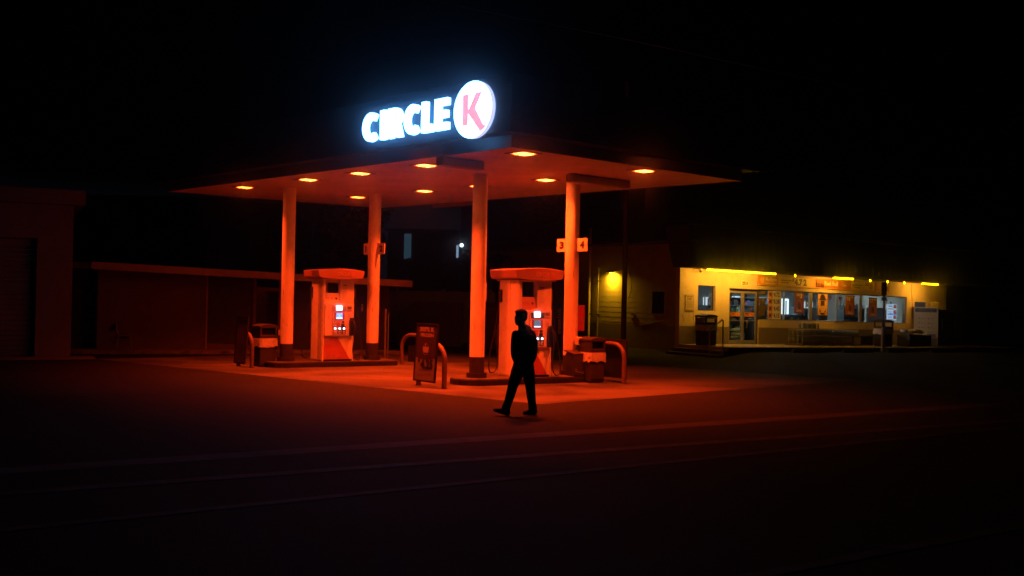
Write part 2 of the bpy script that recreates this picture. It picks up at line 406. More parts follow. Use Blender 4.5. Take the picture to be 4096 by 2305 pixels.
# ------------------------------------------------------------------ illuminated sign on the canopy fascia
sg=thing('illuminated_sign','glowing white letters reading CIRCLE beside a round white disc with a pink K','sign',O+U*(-.3)+Z*5.0,YAW)
m_sign=emit('sign_white',(.12,.42,1.0),13)
m_signk=emit('sign_pink',(1.0,.29,.36),1.2,False)
m_signside=emit('sign_return',(.62,.62,1.0),1.1)
def glyph(ch,x0,x1,z0,z1,sw):
    """outline polygons of one bold capital, as list of polys"""
    w=x1-x0; h=z1-z0; P=[]
    if ch=='I': P=[[(x0,z0),(x1,z0),(x1,z1),(x0,z1)]]
    elif ch=='L': P=[[(x0,z0),(x1,z0),(x1,z0+sw),(x0+sw,z0+sw),(x0+sw,z1),(x0,z1)]]
    elif ch=='E':
        mz=(z0+z1)/2; e=sw*.46
        P=[[(x0,z0),(x1,z0),(x1,z0+sw*.9),(x0+sw,z0+sw*.9),(x0+sw,mz-e),(x1-.03,mz-e),(x1-.03,mz+e),(x0+sw,mz+e),(x0+sw,z1-sw*.9),(x1,z1-sw*.9),(x1,z1),(x0,z1)]]
    elif ch=='C':
        cxm=x0+h*.44*(w/(h*.8)); cz=(z0+z1)/2; out=[];inn=[]; rx=(cxm-x0)
        n=22
        for i in range(n+1):
            a=math.radians(52)+math.radians(256)*i/n
            out.append((cxm+rx*math.cos(a)*1.08 if math.cos(a)>0 else cxm+rx*math.cos(a),cz+h/2*math.sin(a)))
            inn.append((cxm+(rx-sw)*math.cos(a)*1.2 if math.cos(a)>0 else cxm+(rx-sw)*math.cos(a),cz+(h/2-sw)*math.sin(a)))
        P=[out+inn[::-1]]
    elif ch=='R':
        r=h*.30; cz=z1-r; bx=x1-r
        arc=[(bx+r*math.cos(t),cz+r*math.sin(t)) for t in [math.radians(90-180*i/12) for i in range(13)]]
        ri=r-sw*.85; arci=[(bx+ri*math.cos(t),cz+ri*math.sin(t)) for t in [math.radians(-90+180*i/10) for i in range(11)]]
        P=[[(x0,z0),(x0+sw,z0),(x0+sw,z1),(x0,z1)],
           [(x0+sw,z1)]+arc+[(x0+sw,z1-2*r),(x0+sw,z1-2*r+sw*.85)]+arci+[(x0+sw,z1-sw*.85)],
           [(x0+sw+.05,z1-2*r),(x1-.02-sw*.25,z1-2*r+.02),(x1+.03,z0),(x1+.03-sw*1.15,z0)]]
    return P
# local x of the sign runs along the fascia outwards, so letters advance towards -y (the near corner)
ADV=[('C',4.12,3.60),('I',3.50,3.335),('R',3.24,2.82),('C',2.71,2.22),('L',2.15,1.84),('E',1.75,1.37)]
for ch,b0,b1 in ADV:
    for nm,dep,mm,gro in (('letter',(-.16,-.03),m_sign,0),):
        mbx=MB()
        for poly in glyph(ch,-b0,-b1,.17,.77,.148):
            pts=poly
            n=len(pts)
            vs=[(-.10,-p[0],p[1]) for p in pts]+[(-.012,-p[0],p[1]) for p in pts]
            fs=[list(range(n)),list(range(n,2*n))[::-1]]+[(i,n+i,n+(i+1)%n,(i+1)%n) for i in range(n)]
            mbx.add(vs,fs)
        o=mbx.build('letter',m_sign,sg)
        bm=bmesh.new(); bm.from_mesh(o.data); bmesh.ops.triangulate(bm,faces=bm.faces); bmesh.ops.recalc_face_normals(bm,faces=bm.faces); bm.to_mesh(o.data); bm.free()
KC=(.645,.445); KR=.53
n=48; ring=[(KC[0]+KR*math.cos(2*math.pi*i/n),KC[1]+KR*math.sin(2*math.pi*i/n)) for i in range(n)]
mbx=MB(); mbx.add([(-.10,y,z) for y,z in ring],[list(range(n))]); disc=mbx.build('round_emblem',m_sign,sg)
mbx=MB(); mbx.add([(-.10,y,z) for y,z in ring]+[(-.012,y,z) for y,z in ring],[(i,(i+1)%n,n+(i+1)%n,n+i) for i in range(n)]); mbx.build('emblem_return',m_signside,disc)
# K on the disc: stem, arm, leg that runs to the rim
K=MB()
def kp(pts): 
    vs=[(-.106,KC[0]-x,KC[1]+z) for x,z in pts]+[(-.1005,KC[0]-x,KC[1]+z) for x,z in pts]; n=len(pts)
    K.add(vs,[list(range(n)),list(range(n,2*n))[::-1]]+[(i,n+i,n+(i+1)%n,(i+1)%n) for i in range(n)])
kp([(-.27,-.28),(-.115,-.28),(-.115,.30),(-.27,.30)])
kp([(-.115,.0),(.09,.30),(.265,.30),(.08,.02),(.315,-.315),(.225,-.435),(-.115,-.06)])
kp([(.315,-.315),(.39,-.32),(.345,-.375),(.225,-.435)])
ko=K.build('emblem_letter',m_signk,disc)
for oo in (ko,): 
    bm=bmesh.new(); bm.from_mesh(oo.data); bmesh.ops.triangulate(bm,faces=bm.faces); bmesh.ops.recalc_face_normals(bm,faces=bm.faces); bm.to_mesh(oo.data); bm.free()

# ------------------------------------------------------------------ number flags on the columns
def flag(col,num,side,label):
    c=COLS[col]; 
    t=thing('number_sign',label,'sign',c+Z*3.13,YAW-math.pi/2,'pump number flags on the columns')
    x0,x1=(.172,.50) if side>0 else (-.50,-.172)
    MB().box(x0,x1,-.012,.012,0,.315).build('panel',m_label,t,bevel=.003)
    MB().box(*((.165,.19) if side>0 else (-.19,-.165)),-.02,.02,.05,.27).build('bracket',m_colwhite,t)
    xm=(x0+x1)/2
    MB().text(num,(0,-.0125,0),X,Z,(xm-.075,.07,xm+.075,.25),bold=.06,fit=(num!='1')).build('numeral',m_ink,t)
flag(1,'4',1,'square flag reading 4 on the right side of the rightmost column')
flag(1,'3',-1,'square flag reading 3 on the left side of the rightmost column')
flag(3,'2',1,'square flag reading 2 on the right side of the left inner column')
flag(3,'1',-1,'square flag reading 1 half hidden behind the left inner column')

# ------------------------------------------------------------------ pump islands
m_islk=mat('island_kerb_paint', (.022,.02,.02), .7, spec=.12,noise=.3,scale=6,bump=.3)
m_islt=mat('island_slab', (.085,.078,.072), .8, spec=.12,noise=.3,scale=4,bump=.3)
def island(c,label):
    t=thing('pump_island',label,'kerb island',c,IPH,'raised pump islands')
    pts=[]
    for k in range(9):
        a=math.radians(90+180*k/8); pts.append((-.12+.50*math.cos(a)*.98,.56*math.sin(a)))
    for k in range(5):
        a=math.radians(-90+90*k/4); pts.append((2.98+.10*math.cos(a),-.46+.10*math.sin(a)))
    for k in range(5):
        a=math.radians(0+90*k/4); pts.append((2.98+.10*math.cos(a),.46+.10*math.sin(a)))
    MB().prism(pts,-.05,.135).build('kerb',m_islk,t,bevel=.02)
    q=[(x*.985+.02,y*.93) for x,y in pts]
    MB().prism(q,.135,.15).build('top_slab',m_islt,t,bevel=.006)
    return t
island(COLS[0],'dark concrete island with rounded nose under the nearer pump')
island(COLS[2],'dark concrete island under the farther left pump')

# ------------------------------------------------------------------ fuel pump
m_disp=emit('price_display',(.72,.85,1.0),5.0); m_scr=emit('blue_screen',(.16,.34,.95),1.6,False); m_scr2=emit('dim_screen',(.25,.32,.45),.55,False)
m_btn=emit('grade_light',(.75,.9,1.0),4.5,False); m_scrt=emit('screen_text',(.8,.9,1.0),2.0,False); m_glowband=emit('screen_glow',(.55,.75,1.0),2.4,False)
def pump(c,label,var):
    t=thing('fuel_pump',label,'fuel pump',c+IE*.86-IN*.42+Z*.15,IPH,'fuel pumps')
    Wd,D=.90,.88
    # plinth and side pillars
    MB().box(.02,Wd-.02,.03,D-.03,0,.05).build('plinth',m_black,t)
    lp=MB(); lp.box(0,.035,0,D,0,2.25); lp.box(-.012,0,.05,.36,.03,2.24); lp.box(-.012,0,.40,.83,.03,2.24)
    lp.box(.035,.07,.0,.25,1.56,2.25); lp.box(.035,.07,D-.25,D,1.56,2.25)
    o=lp.build('side_pillar',m_pumpw,t,bevel=.008)
    MB().box(-.016,-.012,.10,.16,1.3,1.62).build('sticker',m_label,o)
    rp_=MB(); rp_.box(.50,Wd,0.02,.20,1.56,2.25); rp_.box(Wd-.03,Wd+.0,0,D,0,1.56); rp_.box(0.036,.40,D-.20,D-.02,1.56,2.25)
    rp2=rp_.build('side_pillar',m_pumpw,t,bevel=.008)
    st=MB(); F=Vector((0,.0195,0))
    st.box(.545,.70,.017,.0195,1.70,2.11)
    st.build('warning_sticker',m_pumpw,rp2)
    tx=MB(); 
    tx.text('WARNING',(0,.0165,0),X,Z,(.55,2.06,.695,2.095),bold=.05)
    for k in range(9): tx.text(random.choice(['no smoking stop engine','do not leave pump','static electricity','keep face away','not for use in','emergency call 911']),(0,.0165,0),X,Z,(.555,2.02-.038*k,.69-random.random()*.03,2.034-.038*k))
    tx.build('lettering',m_ink2,rp2)
    # upper recessed panel
    up_=MB(); up_.hexa([(.07,.03,1.56),(.50,.03,1.56),(.50,.5,1.56),(.07,.5,1.56),(.07,.12,1.86),(.50,.12,1.86),(.50,.5,1.86),(.07,.5,1.86)])
    o=up_.build('upper_panel',m_head if var else m_pumpw,t,bevel=.012)
    n_=Vector((0,.09,.30)).normalized()
    b=MB(); b.disc((.40,.075,1.71),X,n_,.03,16,.004); b.poly((.40,.075,1.66),X,n_,[(-.025,-.03),(.03,-.03),(.02,.05),(-.04,.05)],.004); b.build('sticker',m_ink,o)
    b=MB(); b.disc((.27,.075,1.71),X,n_,.024,16,.004,.017); b.text('tap to pay',(.08,.075,1.71),X,n_,(0,-.03,.12,-.005),bold=.02); b.text('fuel up & save',(.08,.075,1.71),X,n_,(0,.01,.13,.03),bold=.02); b.build('lettering',m_ink2,o)
    # main cabinet
    cb=MB(); cb.box(.0+.036,Wd-.031,-.055,D+.055,.69,1.555)
    cab=cb.build('cabinet',m_pumpw,t,bevel=.02)
    b=MB(); b.box(.245,.248,-.058,-.054,.70,1.55); b.box(.635,.638,-.058,-.054,.70,1.55); b.build('door_seam',m_pumpg,cab)
    b=MB(); b.disc((.135,-.0556,1.21),X,Z,.022,18,.002,.014); b.text('pay here',(0,-.0556,0),X,Z,(.10,1.15,.17,1.17),bold=.02); b.build('lettering',m_ink2,cab)
    # console, with arched brow
    con=[]; x0,x1=.245,.635
    for k in range(13):
        a=math.pi*k/12; con.append(((x0+x1)/2+math.cos(a)*(x1-x0)/2, 1.52+math.sin(a)*.075))
    con=[(x1,.70),]+con+[(x0,.70)]
    con=[((x-.44)*(1 if z>1 else .93)+.44,z) for x,z in con]
    co=MB().prism(con,-.10,-.05,'y').build('console',m_pumpw,t,bevel=.012)
    b=MB().prism([(.26,1.37),(.62,1.37),(.635,1.50),(.245,1.50)],-.112,-.098,'y').build('display_bezel',m_pumpg if not var else m_rust,co,bevel=.006)
    MB().box(.335,.505,-.120,-.113,1.395,1.515).build('price_display',m_disp,co)
    b=MB(); b.text('$ 41.68',(0,-.1205,0),X,Z,(.36,1.465,.485,1.50),bold=.03); b.text('10.412',(0,-.1205,0),X,Z,(.38,1.415,.485,1.445),bold=.03); b.build('lettering',m_pumpw,co)
    MB().box(.285,.575,-.112,-.099,1.135,1.345).build('screen_frame',m_head,co,bevel=.004)
    if not var:
        MB().box(.335,.52,-.1135,-.1125,1.16,1.32).build('screen',m_scr,co)
        b=MB()
        for k,(sx,txt) in enumerate([(.35,'remove card rapidly'),(.37,'or insert and'),(.41,'remove'),(.36,'for rewards enter'),(.38,'phone number')]): b.text(txt,(0,-.114,0),X,Z,(sx,1.29-.022*k,.855-sx,1.30-.022*k),bold=.01)
        b.build('lettering',m_scrt,co)
        MB().box(.337,.518,-.1145,-.1138,1.163,1.195).build('screen_glow_band',m_glowband,co)
    else:
        MB().box(.335,.52,-.1135,-.1125,1.16,1.32).build('screen',m_scr2,co)
        MB().box(.337,.518,-.1145,-.1138,1.163,1.19).build('screen_glow_band',m_glowband,co)
    for xx in (.297,.545):
        b=MB()
        for k in range(4): b.box(xx,xx+.02,-.118,-.112,1.165+.042*k,1.188+.042*k)
        b.build('soft_keys',m_ink,co)
    # card reader, keypad and printer
    b=MB(); b.box(.355,.455,-.108,-.098,.935,1.11); b.prism([(.34,1.11),(.47,1.11),(.43,1.0),(.38,1.0)],-.125,-.105,'y'); b.build('receipt_chute',m_head,co,bevel=.004)
    b=MB(); b.box(.505,.575,-.12,-.098,1.045,1.10); b.box(.49,.575,-.13,-.098,.945,1.025); b.build('card_reader',m_rust,co,bevel=.005)
    b=MB(); b.box(.265,.335,-.104,-.098,1.0,1.05); b.box(.27,.35,-.12,-.098,.965,.985); b.build('sticker',m_label,co)
    b=MB(); b.text('INSERT CARD',(0,-.1045,0),X,Z,(.27,1.01,.33,1.04),bold=.03); b.box(.285,.31,-.106,-.1,1.075,1.1); b.build('lettering',m_ink,co)
    for k in range(3):
        xx=.27+.128*k
        MB().box(xx-.018,xx+.10,-.106,-.098,.735,.955).build('grade_panel',m_posterl if (k==0 and not var) else m_rust,co,bevel=.004)
        MB().box(xx+.018,xx+.072,-.112,-.1055,.875,.92).build('grade_light',m_btn,co,bevel=.006)
        bb=MB().box(xx+.015,xx+.075,-.125,-.1055,.745,.83).build('grade_button',m_label,co,bevel=.008)
        MB().text(['87','89','93'][k],(0,-.1255,0),X,Z,(xx+.025,.765,xx+.065,.81),bold=.03).build('numeral',m_ink,bb)
    # right-hand notices
    b=MB(); b.box(.68,.80,-.062,-.0555,1.43,1.50); o=b.build('notice_plate',m_rust,cab)
    b=MB(); 
    for k,w in enumerate(['all sales','are final','thank you']): b.text(w,(0,-.0625,0),X,Z,(.69,1.482-.02*k,.79,1.492-.02*k),bold=.02)
    b.build('lettering',m_label,o)
    b=MB(); b.text('CONTAINS UP TO',(0,-.0557,0),X,Z,(.665,1.385,.815,1.405),bold=.03); b.text('10% ETHANOL',(0,-.0557,0),X,Z,(.665,1.355,.815,1.375),bold=.03)
    for k in range(5): b.text('no unsafe fuel use',(0,-.0557,0),X,Z,(.70,1.28-.025*k,.79,1.29-.025*k))
    b.build('lettering',m_ink2,cab)
    # lower door: red graphic with a pale diagonal
    MB().box(.036,Wd-.031,.01,D-.01,.05,.685).build('lower_panel',m_pumpw,t,bevel=.006)
    lo=MB().prism([(.04,.06),(.80,.06),(.43,.66),(.04,.66)],.005,.0095,'y').build('red_graphic',m_red,t)
    lk=MB(); lk.disc((.13,.0045,.545),X,Z,.08,32,.0015); lk.build('round_emblem',m_posterl,lo)
    lk=MB(); lk.poly((.13,.0025,.545),X,Z,[(-.04,-.045),(-.015,-.045),(-.015,.045),(-.04,.045)],.001); lk.poly((.13,.0025,.545),X,Z,[(-.015,-.0),(.012,.045),(.044,.045),(.014,.0),(.055,-.06),(.03,-.07),(-.015,-.012)],.001); lk.build('emblem_letter',m_red,lo)
    lk=MB(); lk.text('Quality',(0,.0045,0),X,Z,(.165,.165,.35,.225),bold=.03); lk.text('Guaranteed',(0,.0045,0),X,Z,(.165,.10,.47,.145),bold=.03)
    shp=[(-.04,.05),(0,.062),(.04,.05),(.04,0),(0,-.05),(-.04,0)]
    lk.poly((.10,.0045,.15),X,Z,shp,.001); lk.build('lettering',m_posterl,lo)
    MB().poly((.10,.0030,.15),X,Z,[(-.022,.01),(-.008,-.012),(.026,.03),(.018,.036),(-.008,.004),(-.016,.018)],.001).build('tick_mark',m_red,lo)
    # header, bowed outwards and arched
    h=MB(); nseg=16; hx0,hx1=-.21,Wd+.24; rows=[]
    for sgn in (0,1):
        for k in range(nseg+1):
            u=k/nseg; x=hx0+(hx1-hx0)*u; ar=math.sin(math.pi*u)
            y=(-.14-.07*ar) if sgn==0 else (D+.14+.07*ar)
            e=.03 if 0<u<1 else 0
            zb=2.285-.045*ar+ (0.02 if u in (0,1) else 0); zt=2.475+.055*ar
            rows.append((x,y,zb,zt))
    n=nseg+1
    vs=[(x+(.035 if x<Wd/2 else -.035)*(1 if (i%n in (0,nseg)) else 0),y,zb) for i,(x,y,zb,zt) in enumerate(rows)]+[(x,y,zt) for x,y,zb,zt in rows]
    fs=[]
    for k in range(nseg):
        fs+=[(k,k+1,2*n+k+1,2*n+k),(n+k+1,n+k,3*n+k,3*n+k+1),(2*n+k,2*n+k+1,3*n+k+1,3*n+k),(k+1,k,n+k,n+k+1)]
    fs+=[(0,2*n,3*n,n),(nseg,n+nseg,3*n+nseg,2*n+nseg)]
    h.add(vs,fs); hd=h.build('header',m_head,t,bevel=.01)
    b=MB(); yy=-.203
    b.text('CIRCLE',(0,yy-.008,0),X,Z,(.30,2.33,.66,2.43),bold=.04,t=.012); b.disc((.76,yy-.004,2.375),X,Z,.062,28,.010,.048); b.text('K',(0,yy-.006,0),X,Z,(.735,2.345,.785,2.405),bold=.05,t=.010)
    b.build('lettering',m_headred,hd)
    MB().box(-.06,Wd+.08,-.06,D+.06,2.225,2.25).build('header_tray',m_pumpw,t,bevel=.006)
    # nozzles with boots and hoses, one at each side
    for sg_,yf in ((1,-1),(-1,1)):
        xs=Wd-.09 if sg_>0 else .02
        yb=-.06 if yf<0 else D+.06
        bt=MB(); bt.box(Wd-.16,Wd-.015,-.13,-.055,.70,1.12)
        bt.prism([(Wd-.16,1.12),(Wd-.015,1.12),(Wd-.03,1.19),(Wd-.13,1.19)],-.13,-.055,'y')
        nz=MB(); nz.tube([(Wd-.09,-.16,1.10),(Wd-.06,-.20,1.02),(Wd-.045,-.21,.90),(Wd-.05,-.19,.76)],.026,10,radii=[.02,.034,.032,.024])
        nz.tube([(Wd-.06,-.19,1.04),(Wd+.0,-.20,.98),(Wd+.0,-.20,.86),(Wd-.045,-.20,.80)],.009,8)
        path=[]
        ctrl=[(Wd-.05,-.19,.76),(Wd-.075,-.20,.55),(Wd-.10,-.20,.30),(Wd-.03,-.18,.10),(Wd+.10,-.14,.045),(Wd+.21,-.08,.13),(Wd+.24,-.02,.45),(Wd+.19,.03,.85),(Wd+.10,.06,1.4),(Wd+.055,.10,2.0)]
        for i in range(len(ctrl)-1):
            p0=Vector(ctrl[max(0,i-1)]);p1=Vector(ctrl[i]);p2=Vector(ctrl[i+1]);p3=Vector(ctrl[min(len(ctrl)-1,i+2)])
            for k in range(6):
                u=k/6; path.append(.5*((2*p1)+(-p0+p2)*u+(2*p0-5*p1+4*p2-p3)*u*u+(-p0+3*p1-3*p2+p3)*u**3))
        path.append(Vector(ctrl[-1]))
        hs=MB().tube(path,.0135,8)
        rt=MB().box(Wd+.005,Wd+.07,.06,.14,1.72,2.02)
        if sg_<0:
            rot=lambda v: Vector((Wd-v.x,D-v.y,v.z))
            for q in (bt,nz,hs,rt): q.v=[rot(v) for v in q.v]
        o=bt.build('nozzle_boot',m_black,t,bevel=.006); nz.build('nozzle',m_black,o); hs.build('hose',m_rubber,t); rt.build('hose_retractor',m_rust,t,bevel=.005)
    return t
pump(COLS[0],'nearer fuel pump, behind the walking man, between two columns',1)
pump(COLS[2],'farther left fuel pump with blue screen and three lit buttons',0)

# ------------------------------------------------------------------ hoop guards and their advertising boards
def hoop(P,Q,h,r,label,brk=False):
    P=Vector(P);Q=Vector(Q); d=(Q-P); w=d.length; ang=math.atan2(d.y,d.x); rr=min(w*.48,.34)
    t=thing('hoop_guard',label,'bollard',P,ang,'bent pipe guards at the island ends')
    pts=[(0,0,-.05),(0,0,h-rr)]+[(rr-rr*math.cos(math.pi/2*k/8),0,h-rr+rr*math.sin(math.pi/2*k/8)) for k in range(1,9)]+[(w-rr+rr*math.sin(math.pi/2*k/8),0,h-rr+rr*math.cos(math.pi/2*k/8)) for k in range(0,9)]+[(w,0,-.05)]
    MB().tube(pts,r,18).build('pipe',m_pipe,t)
    b=MB(); b.cyl((0,0,0),r*1.25,.02,18); b.cyl((w,0,0),r*1.25,.02,18); b.build('collar',m_kerb,t)
    return t
hoop((-2.03,22.1,0),(-1.41,21.33,0),.93,.055,'orange-brown hoop guard behind the $4.25 board left of the nearer island')
hoop((-7.3,26.75,0),(-6.80,26.19,0),.90,.055,'hoop guard beside the leftmost waste bin')
hoop((-3.12,28.56,0),(-2.38,28.05,0),.86,.055,'arched hoop guard at the right end of the farther island')
hoop((1.95,24.45,0),(2.68,23.49,0),.93,.055,'hoop guard right of the waste bin on the right of the nearer island')

def board(bl,br,lift,h,lean,label,kind):
    """framed poster board between ground points bl and br"""
    bl=Vector(bl);br=Vector(br); d=br-bl; w=d.length; ang=math.atan2(d.y,d.x)
    t=thing('advertising_board',label,'sign board',bl+Z*lift,ang,'framed boards fixed to the hoop guards')
    xf=lambda v: Vector((v.x,v.y+v.z*math.sin(lean),v.z*math.cos(lean)))
    fw_=.035; ff=MB(); ff.box(0,w,-.02,.02,0,fw_); ff.box(0,w,-.02,.02,h-fw_,h); ff.box(0,fw_,-.02,.02,fw_,h-fw_); ff.box(w-fw_,w,-.02,.02,fw_,h-fw_)
    ff.build('frame',m_black,t,xf=xf)
    pn=MB().box(fw_,w-fw_,-.012,.014,fw_,h-fw_).build('poster',m_poster if kind!='dark' else m_black,t,xf=xf)
    F=(0,-.0125,0)
    if kind=='price':
        c=MB(); pts=[(fw_,h*.42)]+[(fw_+(w-2*fw_)*k/10,h*.42-.05*math.sin(math.pi*k/10)) for k in range(11)]+[(w-fw_,h-fw_),(fw_,h-fw_)]
        c.poly(F,X,Z,pts,.001); c.build('printed_field',m_posterd,pn,xf=xf)
        c=MB(); c.text('$',(0,-.0140,0),X,Z,(w*.17,h*.335,w*.27,h*.395),bold=.04); c.text('4.25',(0,-.0140,0),X,Z,(w*.30,h*.225,w*.86,h*.39),bold=.05); c.build('price_lettering',m_ink,pn,xf=xf)
        c=MB(); c.text('305% K',(0,-.0140,0),X,Z,(w*.16,h*.86,w*.84,h*.94),bold=.05); c.text('FROZEN',(0,-.0140,0),X,Z,(w*.22,h*.77,w*.82,h*.83),bold=.05)
        c.build('heading_lettering',m_posterl,pn,xf=xf); c=MB()
        c.disc((w*.5,-.0140,h*.56),X,Z,.125,28,.001,.118)
        c.build('ring_print',m_posterl,pn,xf=xf)
        c=MB(); c.prism([(w*.40,h*.50),(w*.60,h*.50),(w*.64,h*.60),(w*.36,h*.60)],-.0155,-.0137,'y'); c.box(w*.46,w*.49,-.0155,-.0137,h*.6,h*.66); c.build('cup_picture',m_posterl,pn,xf=xf)
        c=MB(); c.text('any size frozen drink & cup',(0,-.0137,0),X,Z,(w*.22,h*.20,w*.76,h*.215)); c.text('plus tax where applicable',(0,-.0137,0),X,Z,(w*.5,h*.14,w*.84,h*.15)); c.text('while supplies last',(0,-.0137,0),X,Z,(w*.12,h*.115,w*.5,h*.125)); c.build('small_print',m_ink2,pn,xf=xf)
    elif kind=='cup':
        c=MB(); c.prism([(w*.36,h*.17),(w*.66,h*.17),(w*.72,h*.40),(w*.30,h*.40)],-.015,-.013,'y'); c.box(w*.25,w*.74,-.017,-.013,h*.40,h*.44); c.disc((w*.5,-.0137,h*.47),X,Z,.07,20,.002); c.build('cup_picture',m_ink2,pn,xf=xf)
        c=MB(); c.disc((w*.45,-.0165,h*.37),X,Z,.045,18,.001,.03); c.disc((w*.62,-.0165,h*.47),X,Z,.045,18,.001,.03); c.build('ring_print',m_posterl,pn,xf=xf)
        c=MB(); c.text('ANY SIZE',(0,-.0137,0),X,Z,(w*.18,h*.86,w*.82,h*.92),bold=.04); c.build('heading_lettering',m_posterd,pn,xf=xf)
    return t
board((-2.12,21.86,0),(-1.60,21.21,0),.13,1.26,.06,'framed board with a black $4.25 price, leaning on a hoop guard','price')
board((-7.35,26.5,0),(-6.95,26.08,0),.10,1.24,.07,'narrow framed board with a dark cup picture beside the left bin','cup')
board((-2.92,28.50,0),(-2.40,28.13,0),.10,.46,0,'thin dark board seen from behind through the arched hoop guard','dark')
board((1.97,24.55,0),(2.74,23.55,0),.12,.92,0,'dark board back hanging in the hoop guard right of the nearer island','dark')

# ------------------------------------------------------------------ waste bins
def bin_(loc,rotz,w,d,h,label,group='square waste bins with hooded tops',open_both=False):
    t=thing('waste_bin',label,'waste bin',loc,rotz,group)
    MB().box(.015,w-.015,.015,d-.015,.03,h*.50).build('body',m_bin,t,bevel=.03)
    b=MB(); b.box(.05,w-.05,-.0,.012,.10,.14); b.box(.03,w-.03,.005,.012,h*.12,h*.125); b.build('door_rib',m_bin,t)
    MB().box(.03,w-.03,.03,d-.03,0,.03).build('foot',m_black,t)
    # bag collar, uneven hem
    bg_=MB(); n=28; per=[]
    c0=.0
    for k in range(n):
        u=k/n*4; e=u%1; i=int(u)
        per.append([(e*w,c0),(w-c0,e*d),(w-e*w,d-c0),(c0,d-e*d)][i])
    cxm,cym=w/2,d/2; vs=[]
    for lvl,(z,gk) in enumerate([(h*.665,1.0),(h*.60,1.035),(h*.54,1.03),(h*.49,1.06)]):
        for k,(x,y) in enumerate(per):
            j=1+random.uniform(-.012,.022)*(lvl>0); zz=z-(random.uniform(0,.055) if lvl==3 else 0)+(random.uniform(-.01,.01) if lvl in(1,2) else 0)
            vs.append((cxm+(x-cxm)*gk*j,cym+(y-cym)*gk*j,zz))
    fs=[(l*n+k,l*n+(k+1)%n,(l+1)*n+(k+1)%n,(l+1)*n+k) for l in range(3) for k in range(n)]
    bg_.add(vs,fs,True); bg_.build('bin_bag',m_bag,t)
    # hood: posts, roof and sill, open mouth
    hd=MB(); p=.055; z0,z1=h*.655,h*.90
    hd.box(0,w,0,d,z0,z0+.10)
    for (a,b2) in ((0,0),(w-p,0),(0,d-p),(w-p,d-p)): hd.box(a,a+p,b2,b2+p,z0+.10,z1)
    if not open_both: hd.box(p,w-p,d-.03,d-.0,z0+.10,z1); hd.box(0,.03,p,d-p,z0+.10,z1); hd.box(w-.03,w,p,d-p,z0+.10,z1)
    ho=hd.build('hood',m_bin,t,bevel=.012)
    rf=MB(); pr=[(-.01,z1),(w+.01,z1),(w+.01,h*.955)]+[(w+.01-(w+.02)*k/8,h*.955+.045*h*math.sin(math.pi*k/8)) for k in range(1,8)]+[(-.01,h*.955)]
    rf.prism(pr,-.01,d+.01,'y'); rf.build('roof',m_bin,ho,bevel=.015)
    if not open_both: MB().box(.05,w-.05,.10,d-.10,z0+.10,z1-.005).build('mouth',m_binhole,ho)
    return t
bin_((-6.66,26.45,0),.72,.50,.48,1.15,'square waste bin with crinkled bag collar left of the left columns')
bin_((1.885,23.45,0),.56,.44,.50,1.09,'square waste bin with bag collar at the right end of the nearer island')
t=thing('towel_box','small towel dispenser on the side of the left waste bin','dispenser',(-6.66+.53*math.cos(.72),26.45+.53*math.sin(.72),.82),.72)
MB().box(0,.09,.02,.12,0,.20).build('housing',m_bin,t,bevel=.01); MB().box(.01,.08,.012,.02,.02,.17).build('window',m_pumpg,t)
# windscreen washer station beside the right bin
t=thing('washer_station','low windscreen washer stand with sloped lid between column and bin','washer stand',(1.50,23.55,.0),.56)
MB().prism([(0,.0),(.40,.0),(.40,.60),(.30,.72),(0,.66)],.0,.30,'x').build('body',m_bin,t,bevel=.012)
MB().box(-.004,.0,.08,.30,.15,.40).build('bucket_recess',m_binhole,t)
MB().hexa([(-.01,-.01,.66),(.31,-.01,.66),(.31,.41,.73),(-.01,.41,.73),(-.01,-.01,.69),(.31,-.01,.69),(.31,.41,.76),(-.01,.41,.76)]).build('lid',m_posterd,t,bevel=.01)
MB().tube([(.05,-.02,.33),(.02,-.05,.28),(.26,-.05,.22),(.28,-.01,.26)],.008,8).build('squeegee_rail',m_steel,t)
t=thing('towel_box','white paper towel box on the column beside the right waste bin','dispenser',(1.60,23.80,.88),.56)
MB().box(0,.17,.0,.14,0,.19).build('housing',m_label,t,bevel=.012); MB().box(.02,.08,-.006,.0,.03,.13).build('slot',m_bin,t)
t=thing('extinguisher_cabinet','tall red extinguisher cabinet fixed behind the rightmost column','cabinet',(1.56,24.36,1.20),.20)
MB().box(0,.24,0,.2,0,.60).build('body',m_redbox,t,bevel=.015); MB().box(-.01,.25,-.01,.21,.60,.63).build('lid',m_redbox,t,bevel=.01)
MB().box(.14,.20,-.006,-.001,.10,.36).build('label_strip',m_posterl,t)
MB().text('FIRE',(0,-.0065,0),Z,-X,(.12,-.19,.34,-.15),bold=.04).build('lettering',m_redbox,t)

# ------------------------------------------------------------------ shop
sh=thing('shop_building','cream convenience shop lit yellow, with posters in its long window','building',SC,SPH)
def sx(v): return Vector((v.x,v.y,v.z-SK*v.x))
WT=.22
w=MB(xf=sx)
w.box(0,.94,0,WT,-.3,3.32); w.box(.94,1.88,0,WT,-.3,1.65); w.box(.94,1.88,0,WT,2.6,3.32); w.box(1.88,2.63,0,WT,-.3,3.32)
w.box(2.63,4.305,0,WT,2.52,3.32); w.box(4.305,14.1,0,WT,-.3,1.35); w.box(4.305,14.1,0,WT,2.56,3.32); w.box(14.1,17.0,0,WT,-.3,3.32)
fwall=w.build('front_wall',m_stucco,sh)
b=MB(xf=sx)
for a0,a1 in ((-.004,2.63),(4.305,17.0)): b.box(a0,a1,-.004,0,.2,1.06)
b.build('painted_base_band',m_dado,sh)
